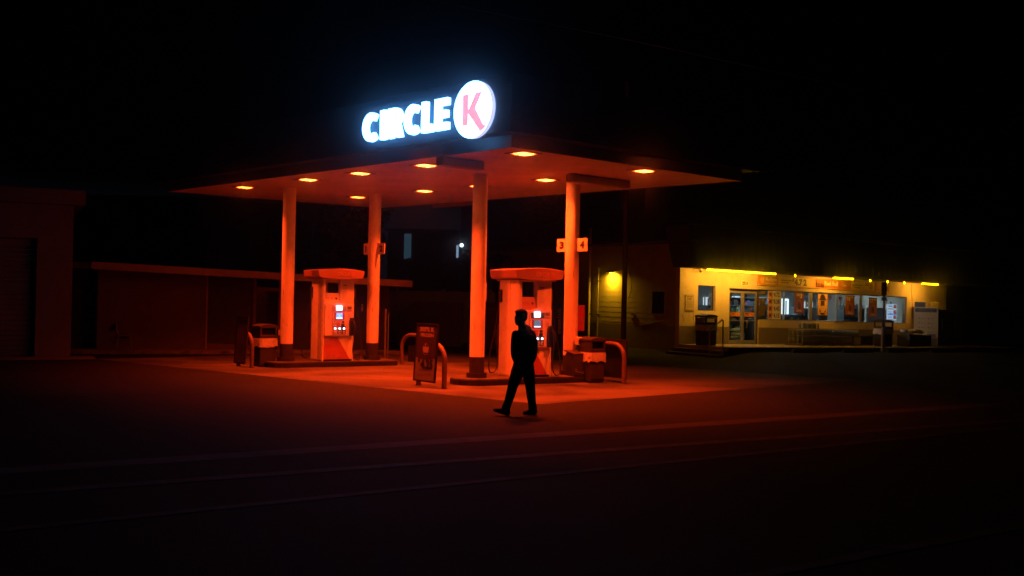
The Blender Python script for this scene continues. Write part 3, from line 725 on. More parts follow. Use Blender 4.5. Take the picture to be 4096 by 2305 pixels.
# crack and downspout stain lines
b=MB(xf=sx)
pts=[(14.42,-.006,3.15),(14.46,-.006,2.7),(14.50,-.006,2.4),(14.56,-.006,1.9),(14.62,-.006,1.5),(14.60,-.006,1.15)]
b.tube(pts,.009,6); b.build('cable',m_redbox,sh)
b=MB(xf=sx); b.tube([(.70,-.003,1.62),(.74,-.003,1.45),(.72,-.003,1.3),(.80,-.003,1.15)],.006,5); b.tube([(.15,-.003,1.5),(.22,-.003,1.3),(.20,-.003,1.2)],.005,5); b.build('crack',m_dado,sh)
# side walls, back, roof
MB(xf=sx).box(-.0,.2,WT,9.5,-.3,4.11).build('side_wall',m_cmu,sh)
MB(xf=sx).box(-.0,.2,9.5,14.2,-.3,4.11).build('side_wall',m_cmu,sh)
b=MB(xf=sx)
for k in range(1,20): b.box(-.004,.0,WT,14.2,.1+k*.2-.006,.1+k*.2+.006)
b.build('block_joint',mat('joint',(.385,.365,.31),.9),sh)
MB(xf=sx).box(-.006,.0,WT+.01,14.2,-.2,1.02).build('painted_base_band',m_dado,sh)
MB(xf=sx).box(17.0,17.2,0,9.5,-.3,3.32).build('side_wall',m_cmu,sh)
MB(xf=sx).box(.2,17.0,9.3,9.5,-.3,3.32).build('rear_wall',m_cmu,sh)
MB(xf=sx).box(.2,17.2,.3,9.5,3.30,3.40).build('roof',m_back,sh)
# mansard with soffit
b=MB(xf=sx)
b.hexa([(-.42,-1.0,3.20),(22.0,-1.0,3.20),(22.0,-.05,3.20),(-.42,-.05,3.20),(-.42,-.86,4.72),(22.0,-.86,4.72),(22.0,.4,4.72),(-.42,.4,4.72)])
ms=b.build('mansard',m_mansard,sh)
b=MB(xf=sx)
for k in range(56):
    x=-.2+.4*k
    b.hexa([(x,-1.012,3.26),(x+.03,-1.012,3.26),(x+.03,-.99,3.26),(x,-.99,3.26),(x,-.872,4.70),(x+.03,-.872,4.70),(x+.03,-.85,4.70),(x,-.85,4.70)])
b.build('roof_rib',m_mansard,ms)
MB(xf=sx).box(-.46,22.02,-1.03,-.84,4.725,4.80).build('coping',m_brown,ms)
MB(xf=sx).box(-.44,22.0,-1.02,-1.0,3.20,3.30).build('drip_edge',m_brown,ms)
b=MB(xf=sx); b.box(-.40,-.001,-.95,14.2,4.12,4.2); b.build('parapet_cap',m_back,sh)
# address plaque
o=MB(xf=sx).box(3.24,3.66,-.02,-.0,2.67,2.86).build('address_plaque',m_cream,sh,bevel=.01)
b=MB(xf=sx); b.text('2513',(0,-.021,0),X,Z,(3.31,2.70,3.63,2.83),bold=.05); b.build('lettering',m_ink,o)
# small window left of the door
def window(x0,x1,z0,z1,mull=(),frame=m_alu,dep=.12,fwid=.04,parent=sh):
    f=MB(xf=sx); f.box(x0,x1,dep,dep+.05,z0,z0+fwid); f.box(x0,x1,dep,dep+.05,z1-fwid,z1); f.box(x0,x0+fwid,dep,dep+.05,z0+fwid,z1-fwid); f.box(x1-fwid,x1,dep,dep+.05,z0+fwid,z1-fwid)
    for (a,b_) in mull: f.box(a,b_,dep-.02,dep+.06,z0+fwid,z1-fwid)
    fo=f.build('window',frame,parent)
    p=MB(xf=sx).box(x0+fwid,x1-fwid,dep+.02,dep+.026,z0+fwid,z1-fwid); p.build('pane',m_glass,fo)
    return fo
window(.94,1.88,1.65,2.6,frame=m_brown,fwid=.02)
window(4.36,14.1,1.35,2.56,[(5.86,5.90),(7.44,7.62),(9.18,9.22),(10.76,10.93),(12.55,12.6)],dep=.07)
MB(xf=sx).box(9.0,9.6,-.02,.05,1.325,1.345).build('sill_flashing',m_dado,sh)
# double door
for k,(x0,x1) in enumerate(((2.66,3.445),(3.455,4.24))):
    f=MB(xf=sx); a=.07
    f.box(x0,x0+a,.06,.11,.42,2.46); f.box(x1-a,x1,.06,.11,.42,2.46); f.box(x0+a,x1-a,.06,.11,.42,.55); f.box(x0+a,x1-a,.06,.11,2.38,2.46); f.box(x0+a,x1-a,.065,.105,1.30,1.33)
    d=f.build('door',m_alu,sh)
    MB(xf=sx).box(x0+a,x1-a,.08,.086,.55,2.38).build('pane',m_glass,d)
    xh=x1-.05 if k==0 else x0+.12
    hx=(3.36,3.36) if k==0 else (3.60,3.60)
    h=MB(xf=sx); h.tube([(hx[0]+.02,.05,1.30),(hx[0]+.02,-.02,1.30),(hx[0]+.02,-.02,1.04),(hx[0]+.02,.05,1.04)],.012,8); h.tube([(hx[0]-.03 if k==0 else hx[0]-.13,.03,1.31),(hx[0]+.02,-.02,1.31)],.01,8); h.build('handle',m_steel,d)
    sg2=MB(xf=sx).box(x0+.10,x1-.12,.055,.06,1.47,1.64).build('door_sticker',m_orange,d)
    q=MB(xf=sx); q.disc((x1-.27,.0545,1.555),X,Z,.055,20,.001); q.build('round_print',m_orangel,sg2)
    q=MB(xf=sx); q.disc((x1-.27,.053,1.555),X,Z,.032,16,.001,sx=.7); q.text('THIRST',(0,.0545,0),X,Z,(x0+.12,1.56,x0+.34,1.61),bold=.05); q.text('HELP YOURSELF',(0,.0545,0),X,Z,(x0+.12,1.51,x0+.34,1.54),bold=.05); q.build('lettering',m_posterd,sg2)
fr=MB(xf=sx); fr.box(2.63,2.66,.04,.13,.40,2.52); fr.box(4.24,4.36,.04,.13,.40,2.52); fr.box(2.66,4.24,.04,.13,2.465,2.52); fr.box(2.63,4.36,-.03,.0,2.52,2.55); fr.box(2.64,4.26,.0,.2,.395,.415)
fr.build('door_frame',m_brown,sh)
# things seen hanging in the door tops
# ---- interior
m_ilamp=emit('shop_light',(.82,.95,1.0),52)
MB(xf=sx).box(.2,17.0,WT,9.3,.30,.40).build('floor',m_intfloor,sh)
MB(xf=sx).box(.2,17.0,WT,9.3,3.05,3.1).build('ceiling',m_intwall,sh)
b=MB(xf=sx)
for k in range(7): b.box(1.2+2.3*k,2.3+2.3*k,3.6,3.85,3.0,3.045)
b.build('ceiling_lamp',m_ilamp,sh)
MB(xf=sx).box(.3,16.9,7.2,7.3,.4,3.05).build('partition',mat('dark_partition',(.13,.135,.13),.7,noise=.2,scale=2),sh)
m_cool=emit('cooler_glow',(.78,.93,1.0),2.4,False); m_cool2=emit('menu_glow',(.9,.95,1.0),1.2,False)
for k_,(a0,a1,z0,z1,mm) in enumerate(((5.0,5.9,1.2,2.3,m_cool2),(6.6,7.9,1.9,2.25,m_cool),(8.6,9.4,1.5,2.3,m_cool2),(10.6,11.1,1.6,2.4,m_cool),(12.2,13.6,1.95,2.4,m_cool2),(14.0,14.7,1.4,2.4,m_cool),(16.0,16.6,1.6,2.3,m_cool2))):
    c_=MB(xf=sx).box(a0,a1,7.12,7.19,z0,z1).build('light_box',mm,sh)
    f_=MB(xf=sx); [f_.box(a0+i*.22,a0+i*.22+.05,7.08,7.115,z0,z1-.05*(i%3)) for i in range(int((a1-a0)/.22))]; f_.build('light_box_bar',m_black,c_)
shop_things=[]
def ploc(s,n,z): return S(s,n,z-SK*s)
m_prod=[mat('product_%s'%nm,c,.5,noise=.3,scale=30) for nm,c in (('red',(.4,.06,.04)),('blue',(.06,.12,.35)),('white',(.6,.6,.6)),('yellow',(.6,.45,.08)),('green',(.08,.25,.1)),('dark',(.03,.03,.03)))]
def rack(s,n,w_,h_,label,depth=.45):
    t=thing('shelf_rack',label,'shelf',ploc(s,n,.40),SPH,'shop racks behind the windows')
    r=MB(); r.box(0,w_,depth-.03,depth,0,h_)
    nsh=int(h_/.38)+1
    for k in range(nsh): r.box(0,w_,0,depth-.03,.08+.36*k,.11+.36*k)
    r.box(-.02,0,0,depth,0,h_+.02); r.box(w_,w_+.02,0,depth,0,h_+.02); r.build('shelving',m_shelf,t)
    for ci in range(3):
        p=MB()
        for k in range(nsh):
            x=.02+random.random()*.1
            while x<w_-.16:
                ww=random.uniform(.06,.13); hh=random.uniform(.12,.27)
                if random.random()<.36 and .112+.36*k+hh<h_+.12: p.box(x,x+ww,.02+ci*.13,.12+ci*.13,.112+.36*k,.112+.36*k+hh)
                x+=ww+.02
        p.build('merchandise',m_prod[(ci+int(s*3))%6],t)['kind']='stuff'
rack(2.75,1.2,1.3,1.45,'teal-edged rack inside the double door under the plush toy',.5)
rack(4.9,2.4,1.6,1.35,'shop rack behind the price list window')
rack(7.2,2.0,2.2,1.15,'long low shop rack behind the third window')
rack(9.9,2.6,1.9,1.5,'shop rack behind the window with the $16.99 poster')
rack(12.6,2.2,1.5,1.7,'shop rack behind the lottery display')
rack(7.8,5.6,4.5,1.9,'long tall rack at the back of the shop')
t=thing('darkening_panel','dark free-standing board behind the lottery display','board',ploc(12.3,.75,.40),SPH)  # panel added to darken this pale end of the window
MB().box(0,1.8,0,.06,.05,1.62).build('panel',m_black,t,bevel=.01); MB().box(.1,.2,-.2,.3,0,.05).build('foot',m_black,t); MB().box(1.6,1.7,-.2,.3,0,.05).build('foot',m_black,t)
# counter equipment silhouettes
def appliance(s,n,w_,d_,h_,z,label,cat,m=m_rust,sub=m_steel,name='drinks_machine'):
    t=thing(name,label,cat,ploc(s,n,z),SPH)
    MB().box(0,w_,0,d_,0,h_*.72).build('body',m,t,bevel=.03)
    MB().box(w_*.08,w_*.92,-.03,d_*.5,h_*.72,h_).build('head',sub,t,bevel=.03)
    MB().box(w_*.2,w_*.8,-.012,-.002,h_*.2,h_*.6).build('front_panel',m_glassd,t,bevel=.01)
appliance(9.45,1.1,.55,.45,.75,1.40,'steel coffee machine behind the window left of the $16.99 poster','coffee machine')
appliance(6.1,1.5,.6,.5,.6,1.38,'dark drinks machine behind the window left of the 2 for $3 poster','drinks machine')
appliance(8.7,3.2,.5,.4,.7,1.55,'small till with pale screen behind the burger poster','till',m_black,m_label,'till')
for s_,n_,l_ in ((9.2,1.05,2.0),(5.95,1.45,1.4)):
    t=thing('counter','dark shop counter carrying a '+('coffee machine' if s_>8 else 'drinks machine'),'counter',ploc(s_,n_,.4),SPH)
    MB().box(0,l_,0,.7,0,.93).build('cabinet',m_black,t); MB().box(-.03,l_+.03,-.03,.73,.93,.98).build('worktop',m_rust,t,bevel=.01)
# plush toy on the rack
t=thing('plush_toy','white plush cat sitting on the rack inside the door glass','toy',ploc(3.02,1.30,1.86),SPH-.25)
b=MB(); b.ell((0,0,.15),.13,.11,.16); b.ell((0,-.02,.38),.135,.12,.12); b.ell((0,-.12,.355),.06,.04,.045)
for sgn in (-1,1):
    b.ell((sgn*.09,0,.49),.045,.03,.075,Euler((0,sgn*.35,0)).to_matrix()); b.ell((sgn*.09,-.10,.06),.05,.09,.05); b.ell((sgn*.115,-.07,.2),.04,.05,.09)
b.build('body',m_plush,t)
b=MB(); b.ell((-.05,-.125,.40),.016,.01,.02,seg=10,rings=6); b.ell((.05,-.125,.40),.016,.01,.02,seg=10,rings=6); b.ell((0,-.16,.365),.014,.01,.01,seg=10,rings=6); b.build('face',m_ink,t)
# stacked sacks behind the right leaf
for k in range(4):
    t=MB(); t.ell((0,0,.08),.30,.20,.085); o=t.build('sack',m_sack); o.location=ploc(4.0+random.uniform(-.03,.03),.85,.40+.145*k); o.rotation_euler=(0,0,SPH+random.uniform(-.1,.1))
    tag(o,'pale bulging sack inside the right door leaf, '+['at the bottom of its stack','second from the bottom of its stack','third from the bottom of its stack','on top of its stack'][k],'sack','sacks stacked inside the door')
# pale packets on a hanging strip behind the upper glass
for i,(a,z,n_) in enumerate(((8.15,2.46,.75),(9.35,2.40,.8),(10.6,2.46,.9),(12.35,2.48,.7),(13.35,2.46,.55),(13.75,2.36,.6))):
    t=thing('packet_strip','hanging strip of pale packets in the glass, '+['above the burger poster','left of the $16.99 poster','beside the $16.99 poster','beyond the $17.99 poster','over the lottery display','at the right end of the window'][i],'packets',ploc(a,n_,z),SPH,'packet strips hanging in the window')
    b=MB()
    for k in range(3): b.ell((random.uniform(-.04,.04),0,-.10-.17*k),.085+random.uniform(-.02,.02),.03,.085,Euler((0,random.uniform(-.4,.4),0)).to_matrix(),seg=10,rings=6)
    b.build('packets',m_plush,t); MB().cyl((0,.03,-.5),.006,.55,6).build('strip',m_black,t)
# red hanging tags
for i,(a,z) in enumerate(((2.98,2.34),(3.82,2.36),(5.75,2.42),(8.55,2.42),(9.05,2.43),(9.75,2.44),(10.35,2.43))):
    t=MB(); t.poly((0,0,0),X,Z,[(-.12,.0),(.12,.0),(.09,-.13),(-.05,-.16)],.004); o=t.build('hanging_tag',mat('red_card',(.55,.07,.02),.5)); o.location=ploc(a,.30,z); o.rotation_euler=(0,0,SPH)
    tag(o,'red promotional card hanging inside the shop glass '+['in the left door leaf','in the right door leaf','above the price list','above the burger poster','right of the burger poster','left of the $16.99 poster','right of the $16.99 poster'][i],'card','red cards hanging inside the glass')

# ---- posters and signs on the facade (each its own thing)
def fsign(name,x0,x1,z0,z1,n,label,cat,m,thick=.01):
    t=thing(name,label,cat,ploc(x0,n,z0),SPH)
    w_,h_=x1-x0,z1-z0
    pf=lambda v: Vector((v.x,v.y,v.z-SK*v.x))
    p=MB().box(0,w_,0,thick,0,h_).build('panel',m,t,xf=pf)
    return t,p,w_,h_,pf
def txt(parts,m,parent,pf,name='lettering',y=-.001):
    b=MB()
    for body,rect,bo in parts: b.text(body,(0,y,0),X,Z,rect,bold=bo,t=.0012)
    return b.build(name,m,parent,xf=pf)
# long banner
t,p,w_,h_,pf=fsign('banner',4.20,12.72,2.72,3.13,-.035,'long orange and yellow banner with $4.72 and Red Bull above the windows','banner',m_orange,.03)
f=MB(); f.box(0,w_,-.012,0,0,.025); f.box(0,w_,-.012,0,h_-.025,h_); f.box(0,.025,-.012,0,.025,h_-.025); f.box(w_-.025,w_,-.012,0,.025,h_-.025); f.build('frame',m_orangel,t,xf=pf)
MB().box(1.19,3.14,-.004,-.0005,.03,h_-.03).build('yellow_field',m_yellow,t,xf=pf)
MB().box(5.82,7.45,-.004,-.0005,.03,h_-.03).build('yellow_field',m_yellow,t,xf=pf)
MB().box(3.14,3.42,-.004,-.0005,.03,h_-.03).build('brown_field',m_orangel,t,xf=pf)
txt([('Marlboro',(.43,.17,1.10,.335),.045),('SPECIAL SELECT',(.43,.06,1.10,.125),.05)],m_cream,t,pf)
b=MB(); b.poly((.24,-.001,.2),X,Z,[(-.10,-.12),(.10,-.12),(.10,-.02),(.13,.05),(.06,.13),(.0,.05),(-.06,.13),(-.12,.05),(-.10,-.02)],.001); b.build('crest_print',m_orangel,t,xf=pf)
txt([('innercircle',(1.36,.225,1.98,.29),.01),('rewards',(1.36,.14,1.80,.195),.01)],m_posterd,t,pf,y=-.005)
txt([('$',(2.02,.20,2.14,.35),.04),('4.7 2',(2.16,.06,2.92,.345),.06)],m_ink,t,pf,'price_lettering',y=-.005)
txt([('per pack',(2.98,.27,3.10,.30),.0),('plus tax',(2.98,.16,3.10,.19),.0)],m_ink2,t,pf,'small_print',y=-.005)
b=MB()
for k,xx in enumerate((3.52,3.66,3.80,3.92)):
    hh=.30-.03*k; b.prism([(xx,.05),(xx+.09,.05),(xx+.09,.05+hh*.55),(xx+.06,.05+hh*.72),(xx+.06,.05+hh),(xx+.03,.05+hh),(xx+.03,.05+hh*.72),(xx,.05+hh*.55)],-.004,-.001,'y')
for k,xx in enumerate((8.12,8.24,8.36)): b.box(xx,xx+.07,-.004,-.001,.06,.36-.05*k)
b.build('bottle_print',m_posterd,t,xf=pf)
txt([('Red Bull',(4.06,.13,4.96,.33),.06),('12oz',(5.20,.14,5.52,.25),.05)],m_cream,t,pf)
txt([('innercircle',(5.90,.20,6.58,.28),.01),('rewards',(6.02,.10,6.46,.17),.01),('3/$',(6.80,.21,7.05,.36),.02)],m_posterd,t,pf,y=-.005)
txt([('8',(7.09,.07,7.34,.34),.07)],m_orange,t,pf,'price_lettering',y=-.005)
b=MB(); b.box(6.66,6.665,-.006,-.004,.08,.36); b.box(7.55,7.56,-.004,-.001,.03,.38); b.build('divider',m_posterd,t,xf=pf)
# price list
t,p,w_,h_,pf=fsign('price_poster',4.90,5.68,1.40,2.52,.052,'tall price list reading $4.72, $8.38, $4.45 and $4.15 in the window','poster',mat('price_paper',(.92,.86,.66),.5),.006)
b=MB()
for k in range(4): b.box(.01,.26,-.004,-.0005,.02+.28*k,.265+.28*k)
b.build('product_field',m_orange,t,xf=pf)
b=MB()
for k in range(4): b.box(.07,.20,-.006,-.004,.09+.28*k,.20+.28*k); 
b.build('product_print',m_posterd,t,xf=pf)
b=MB()
for k in range(4): b.disc((.135,-.0045,.145+.28*k),X,Z,.105,20,.001,.09,sx=.9)
b.build('ring_print',m_orangel,t,xf=pf)
txt([(pp,(.33,.055+.28*k,.68,.235+.28*k),.03) for k,pp in enumerate(('4.15','4.45','8.38','4.72'))]+[('$',(.275,.17+.28*k,.315,.225+.28*k),.03) for k in range(4)]+[('9/10',(.69,.06+.28*k,.755,.085+.28*k),0) for k in range(4)],m_ink,t,pf,'price_lettering')
def ringposter(x0,x1,z0,z1,head,label,m=mat('poster_vinyl',(.46,.12,.015),.5,noise=.08)):
    t,p,w_,h_,pf=fsign('window_poster',x0,x1,z0,z1,.052,label,'poster',m,.006)
    b=MB(); b.disc((w_/2,-.001,h_*.38),X,Z,h_*.24,28,.001,h_*.215,sx=.72); b.poly((w_/2,-.001,h_*.12),X,Z,[(-.17,-.03),(.17,-.03),(.15,.05),(-.15,.05)],.001); b.build('ring_print',m_orangel,t,xf=pf)
    b=MB(); b.box(w_*.36,w_*.48,-.003,-.001,h_*.22,h_*.50); b.box(w_*.52,w_*.64,-.003,-.001,h_*.20,h_*.46); b.disc((w_*.42,-.001,h_*.50),X,Z,.04,12,.002); b.build('drink_print',m_posterd,t,xf=pf)
    txt(head,m_cream,t,pf,'price_lettering')
    txt([('with rewards',(w_*.2,h_*.06,w_*.8,h_*.085),.02)],m_cream,t,pf,'small_print',y=-.0025)
ringposter(6.49,7.08,1.67,2.52,[('2/$',(.12,.68,.32,.80),.04),('3',(.34,.60,.48,.80),.06)],'red-brown window poster reading 2/$3 right of the price list',mat('brown_vinyl',(.24,.05,.012),.5,noise=.1))
ringposter(9.80,10.40,1.66,2.50,[('$',(.05,.72,.10,.79),.03),('16',(.11,.60,.32,.80),.06),('99',(.36,.70,.52,.80),.05)],'orange window poster reading $16.99')
ringposter(11.40,11.98,1.61,2.46,[('$',(.04,.72,.09,.79),.03),('17',(.10,.60,.31,.80),.06),('99',(.35,.70,.51,.80),.05)],'orange window poster reading $17.99 left of the lottery display')
t,p,w_,h_,pf=fsign('window_poster',7.97,8.60,1.62,2.50,.052,'yellow window poster with a burger picture and dark bag','poster',m_orangel,.006)
b=MB(); b.prism([(.12,.66),(.50,.66),(.44,.80),(.36,.86),(.24,.86),(.18,.80)],-.004,-.001,'y'); b.box(.08,.54,-.005,-.001,.62,.68); b.box(.18,.42,-.004,-.001,.34,.60); b.disc((.31,-.001,.18),X,Z,.17,20,.003,sx=1.2); b.build('burger_print',m_posterd,t,xf=pf)
b=MB(); b.disc((.31,-.005,.26),X,Z,.14,20,.002,sx=1.2); b.box(.14,.48,-.007,-.005,.10,.13); b.disc((.50,-.005,.06),X,Z,.05,14,.002); b.build('bun_print',m_orangel,t,xf=pf)
t,p,w_,h_,pf=fsign('notice',4.40,4.80,2.34,2.52,.05,'dark notice with pale text at the left of the long window','notice',m_rust,.006)
txt([('NOTICE TO ALL CUSTOMERS',(.03,.13,.37,.15),.01),('we card under thirty',(.03,.09,.33,.11),0),('no public restroom',(.03,.05,.30,.07),0)],m_label,t,pf)
for k,(a0,a1,z0,z1) in enumerate(((4.40,4.72,1.52,2.22),(4.75,4.86,1.75,1.85))):
    t,p,w_,h_,pf=fsign('notice',a0,a1,z0,z1,.05,['tall dim brown notice below the dark notice','small dim card beside the tall brown notice'][k],'notice',m_wood,.006)
    txt([('open daily',(w_*.1,h_*.8,w_*.9,h_*.86),0),('24 hours',(w_*.1,h_*.6,w_*.9,h_*.66),0)],m_ink,t,pf)
# lottery display, backlit
m_lotto=emit('lottery_panel',(.62,.80,1.0),.95,False); m_lred=emit('lottery_digits',(1.0,.06,.02),1.4,False); m_lblue=emit('lottery_blue',(.04,.15,.75),.8,False); m_lor=emit('lottery_orange',(.9,.3,.12),.6,False)
t=thing('lottery_display','backlit white lottery jackpot display in the right end of the window','display',ploc(12.92,.16,1.50),SPH)
for k in range(3):
    p=MB().box(0,.66,0,.05,.235*k,.23+.235*k).build('panel',m_lotto,t)
    b=MB().box(.43,.62,-.012,-.001,.05+.235*k,.20+.235*k).build('digit_window',m_black,p)
    MB().text(['121','555','111'][k],(0,-.0125,0),X,Z,(.455,.10+.235*k,.60,.165+.235*k),bold=.05).build('digits',m_lred,p)
    if k==1: MB().poly((0,-.001,.235),X,Z,[(0,.0),(.66,0),(.66,.05),(.42,.03),(.25,.07),(.08,.04),(0,.07)],.001).build('blue_wave',m_lblue,p)
    if k==2: MB().box(0,.42,-.002,-.0005,.475,.52).build('orange_strip',m_lor,p)
    if k==0: MB().box(0,.42,-.002,-.0005,.002,.03).build('orange_strip',m_lor,p)
MB().text('LOTTO',(0,-.001,0),X,Z,(.06,.08,.32,.16),bold=.03).build('lettering',m_lblue,t)
MB().text('fantasy 5',(0,-.001,0),X,Z,(.06,.33,.34,.39),bold=.02).build('lettering',m_lblue,t)
MB().text('POWERBALL',(0,-.001,0),X,Z,(.04,.58,.38,.64),bold=.02).build('lettering',m_ink,t)
# tow away sign
t,p,w_,h_,pf=fsign('parking_sign',.27,.69,1.62,2.22,-.022,'faded upright tow away zone sign left of the small window','sign',m_stucco,.012)
b=MB(); b.box(0,w_,-.003,0,0,.012); b.box(0,w_,-.003,0,h_-.012,h_); b.box(0,.012,-.003,0,.012,h_-.012); b.box(w_-.012,w_,-.003,0,.012,h_-.012); b.build('border',m_posterd,t,xf=pf)
txt([('TOW AWAY',(.04,.50,.38,.565),.03),('ZONE',(.10,.42,.32,.48),.03)]+[('unauthorized vehicles',(.05,.37-.04*k,.37,.388-.04*k),0) for k in range(7)]+[('305-512-2513',(.05,.03,.37,.06),.02)],m_posterd,t,pf)
# security camera
t=thing('security_camera','small dome security camera under the shop soffit','camera',ploc(.86,-.20,3.20),SPH)
MB().cyl((0,0,-.06),.07,.06,20).build('base',m_cream,t); MB().ell((0,0,-.08),.055,.055,.06,seg=16,rings=8).build('dome',m_black,t)
# ---- yellow tubes
m_tube=emit('yellow_tube',(1.0,.50,.002),17); m_tubew=emit('yellow_tube_core',(1.0,.52,.004),24)
def tubelight(s0,s1,n,z,label,m=m_tube,r=.024,EN=21):
    t=thing('tube_light',label,'tube light',ploc(s0,n,z),SPH,'yellow tube lights along the shop eave')
    pf=lambda v: Vector((v.x,v.y,v.z-SK*v.x)); l=s1-s0
    k=max(1,round(l/1.25))
    for i in range(k):
        MB().tube([(l*i/k+.02,0,0),(l*(i+1)/k-.02,0,0)],r,10).build('tube',m,t,xf=pf)
    b=MB()
    for i in range(k+1): b.box(l*i/k-.018,l*i/k+.018,-.02,.02,-.0,.08)
    b.build('bracket',m_cream,t,xf=pf)
    ld=bpy.data.lights.new('tube_glow','AREA'); ld.shape='RECTANGLE'; ld.size=l; ld.size_y=.05; ld.color=YEL; ld.energy=EN*l
    lo=bpy.data.objects.new('tube_glow',ld); scene.collection.objects.link(lo); lo.parent=t; lo.location=(l/2,.045,-.01-SK*l/2)
    lo.rotation_euler=(math.radians(52),SK,0)
tubelight(.40,4.15,-.95,3.145,'long run of three yellow tubes above the shop door',m_tubew)
tubelight(7.62,8.93,-.95,3.145,'short yellow tube above the middle of the banner',r=.032)
tubelight(13.75,15.0,-.95,3.145,'yellow tube at the right end of the shop eave',r=.032)
for i,(s0,s1) in enumerate(((5.1,6.4),(9.9,11.2),(11.35,12.6))):
    tubelight(s0,s1,-.80,3.262,['hidden yellow tube behind the eave above $4.72','hidden yellow tube behind the eave right of the banner middle','hidden yellow tube behind the eave near the banner end'][i])
for i,s0 in enumerate((5.27,10.05,11.25,12.45)):
    t=thing('bulb','small glowing yellow bulb on the shop eave '+['above the $4.72 price','right of the short yellow tube','above the banner right end','right of the banner'][i],'bulb',ploc(s0,-.96,3.13),SPH,'small bulbs along the shop eave')
    MB().ell((0,0,0),.03,.03,.05,seg=12,rings=8).build('glass',m_tube,t); MB().cyl((0,0,.05),.025,.06,10).build('socket',m_cream,t)

# ---- sidewalk, steps, rail
sw=MB(xf=sx); sw.box(0,19.5,-2.4,0,-.2,.40); 
o=sw.build('sidewalk',m_walk,loc=SC,rotz=SPH,bevel=.015); struct(o)
kb=MB(xf=sx); kb.box(1.2,19.5,-2.52,-2.41,-.2,.405); kb.box(-.05,1.2,-2.52,-2.41,-.2,.402); o=kb.build('kerb',m_kerb,loc=SC,rotz=SPH,bevel=.015); struct(o)
st=MB(); st.box(-.32,-.01,-2.5,0,-.2,.27); st.box(-.66,-.33,-2.65,0,-.2,.14); st.box(-1.02,-.67,-2.8,0,-.2,.03)
o=st.build('steps',m_kerb,loc=SC,rotz=SPH,bevel=.012); struct(o)
ln=MB(); ln.add([(-.9,-2.9,.045),(.3,-3.05,.11),(.3,-3.0,.112),(-.9,-2.84,.047)],[(0,1,2,3)])
t=thing('handrail','slanted metal handrail beside the steps left of the shop door','handrail',SC,SPH)
ra=MB(); ra.tube([(-1.0,-2.5,0.0),(-1.0,-2.5,1.02),(-.40,-2.5,1.36),(-.36,-2.5,1.34),(-.35,-2.5,.25)],.026,10); ra.build('rail',m_rail,t)
MB().cyl((-.35,-2.5,.30),.05,.11,14).build('base_plate',m_rail,t)
bin_(S(.0,-1.35,.40),SPH,.58,.55,1.12,'dark waste bin with open hood and white bag, left of the shop door','square waste bins with hooded tops',True)
bin_(S(9.95,-1.75,.40-SK*10.1),SPH,.60,.52,1.12,'dark waste bin with open hood behind the pole right of the water pallets','square waste bins with hooded tops',True)
t=thing('newspaper_box','low dark box behind the bin left of the shop door','box',S(.75,-.55,.40),SPH)
MB().box(0,.62,0,.42,.72,.98).build('box',m_bin,t,bevel=.02); MB().box(.25,.30,.18,.24,0,.72).build('post',m_rust,t); MB().box(.2,.6,-.0,.4,.985,1.09).build('tray',m_bin,t,bevel=.01); MB().box(.05,.5,-.006,-.001,.77,.93).build('window',m_pumpg,t)
# flattened newspapers/white bag hanging
# water pallets
def water(s,n,w_,tiers,label):
    t=thing('water_pallet',label,'pallet',ploc(s,n,.40),SPH,'bottled water stacked on pallets under the window')
    p=MB(); 
    for k in range(5): p.box(0,w_,.02+.19*k,.12+.19*k,.11,.14)
    for a in (0,w_/2-.05,w_-.1): p.box(a,a+.1,0,.9,0,.108)
    p.build('pallet',m_wood,t)
    z=.145
    for tr in range(tiers):
        b=MB(); c=MB(); step=.085
        nx_=int(w_/step); ny_=4
        lim=(0,nx_) if tr<2 else (int(nx_*.35),int(nx_*.62))
        for i in range(*lim):
            for j in range(ny_):
                x=.04+i*step+random.uniform(-.008,.008); y=.06+j*.22
                if random.random()<.06: continue
                b.lathe([(.032,0),(.034,.02),(.034,.14),(.03,.16),(.012,.205),(.012,.22)],(x,y,z),8); c.cyl((x,y,z+.22),.014,.018,8)
        b.build('water_bottles',m_water,t)['kind']='stuff'; c.build('bottle_caps',m_cap,t)['kind']='stuff'
        z+=.26
water(5.45,-1.25,1.75,3,'tall stack of water bottles under the 2/$3 poster')
water(7.3,-1.25,1.35,2,'stack of water bottles under the burger poster')
t=thing('low_bench','dark low bench rack with bottles right of the water pallets','bench',ploc(8.75,-1.15,.40),SPH)
b=MB(); b.box(0,1.35,0,.6,.36,.42); b.box(.02,.08,.02,.58,0,.36); b.box(1.25,1.31,.02,.58,0,.36); b.box(.08,1.25,.02,.06,.02,.06); b.build('frame',m_rust,t,bevel=.006)
b=MB()
for i in range(6): b.lathe([(.032,0),(.034,.02),(.034,.14),(.03,.16),(.012,.205),(.012,.22)],(.1+i*.09,.2,.42),8)
b.build('water_bottles',m_water,t)['kind']='stuff'
# firewood bin
t=thing('firewood_crate','dark crate filled with wrapped firewood bundles left of the ice freezer','crate',ploc(12.0,-1.55,.40),SPH)
b=MB(); b.box(0,1.0,0,.6,0,.50); b.build('crate',m_rust,t,bevel=.01)
b=MB(); b.box(1.02,1.55,-.02,.5,0,.48)
for k in range(5): b.box(1.03+.105*k,1.07+.105*k,-.03,-.02,.04,.45)
b.build('mesh_crate',m_bin,t)
for k in range(7):
    b=MB(); a=random.uniform(-.5,.5); b.ell((.08+.15*k,.25+random.uniform(-.1,.1),.58+random.uniform(0,.1)),.13,.22,.075,Euler((0,a,random.uniform(-.6,.6))).to_matrix(),seg=9,rings=5); b.build('wrapped_bundle',m_bag,t)
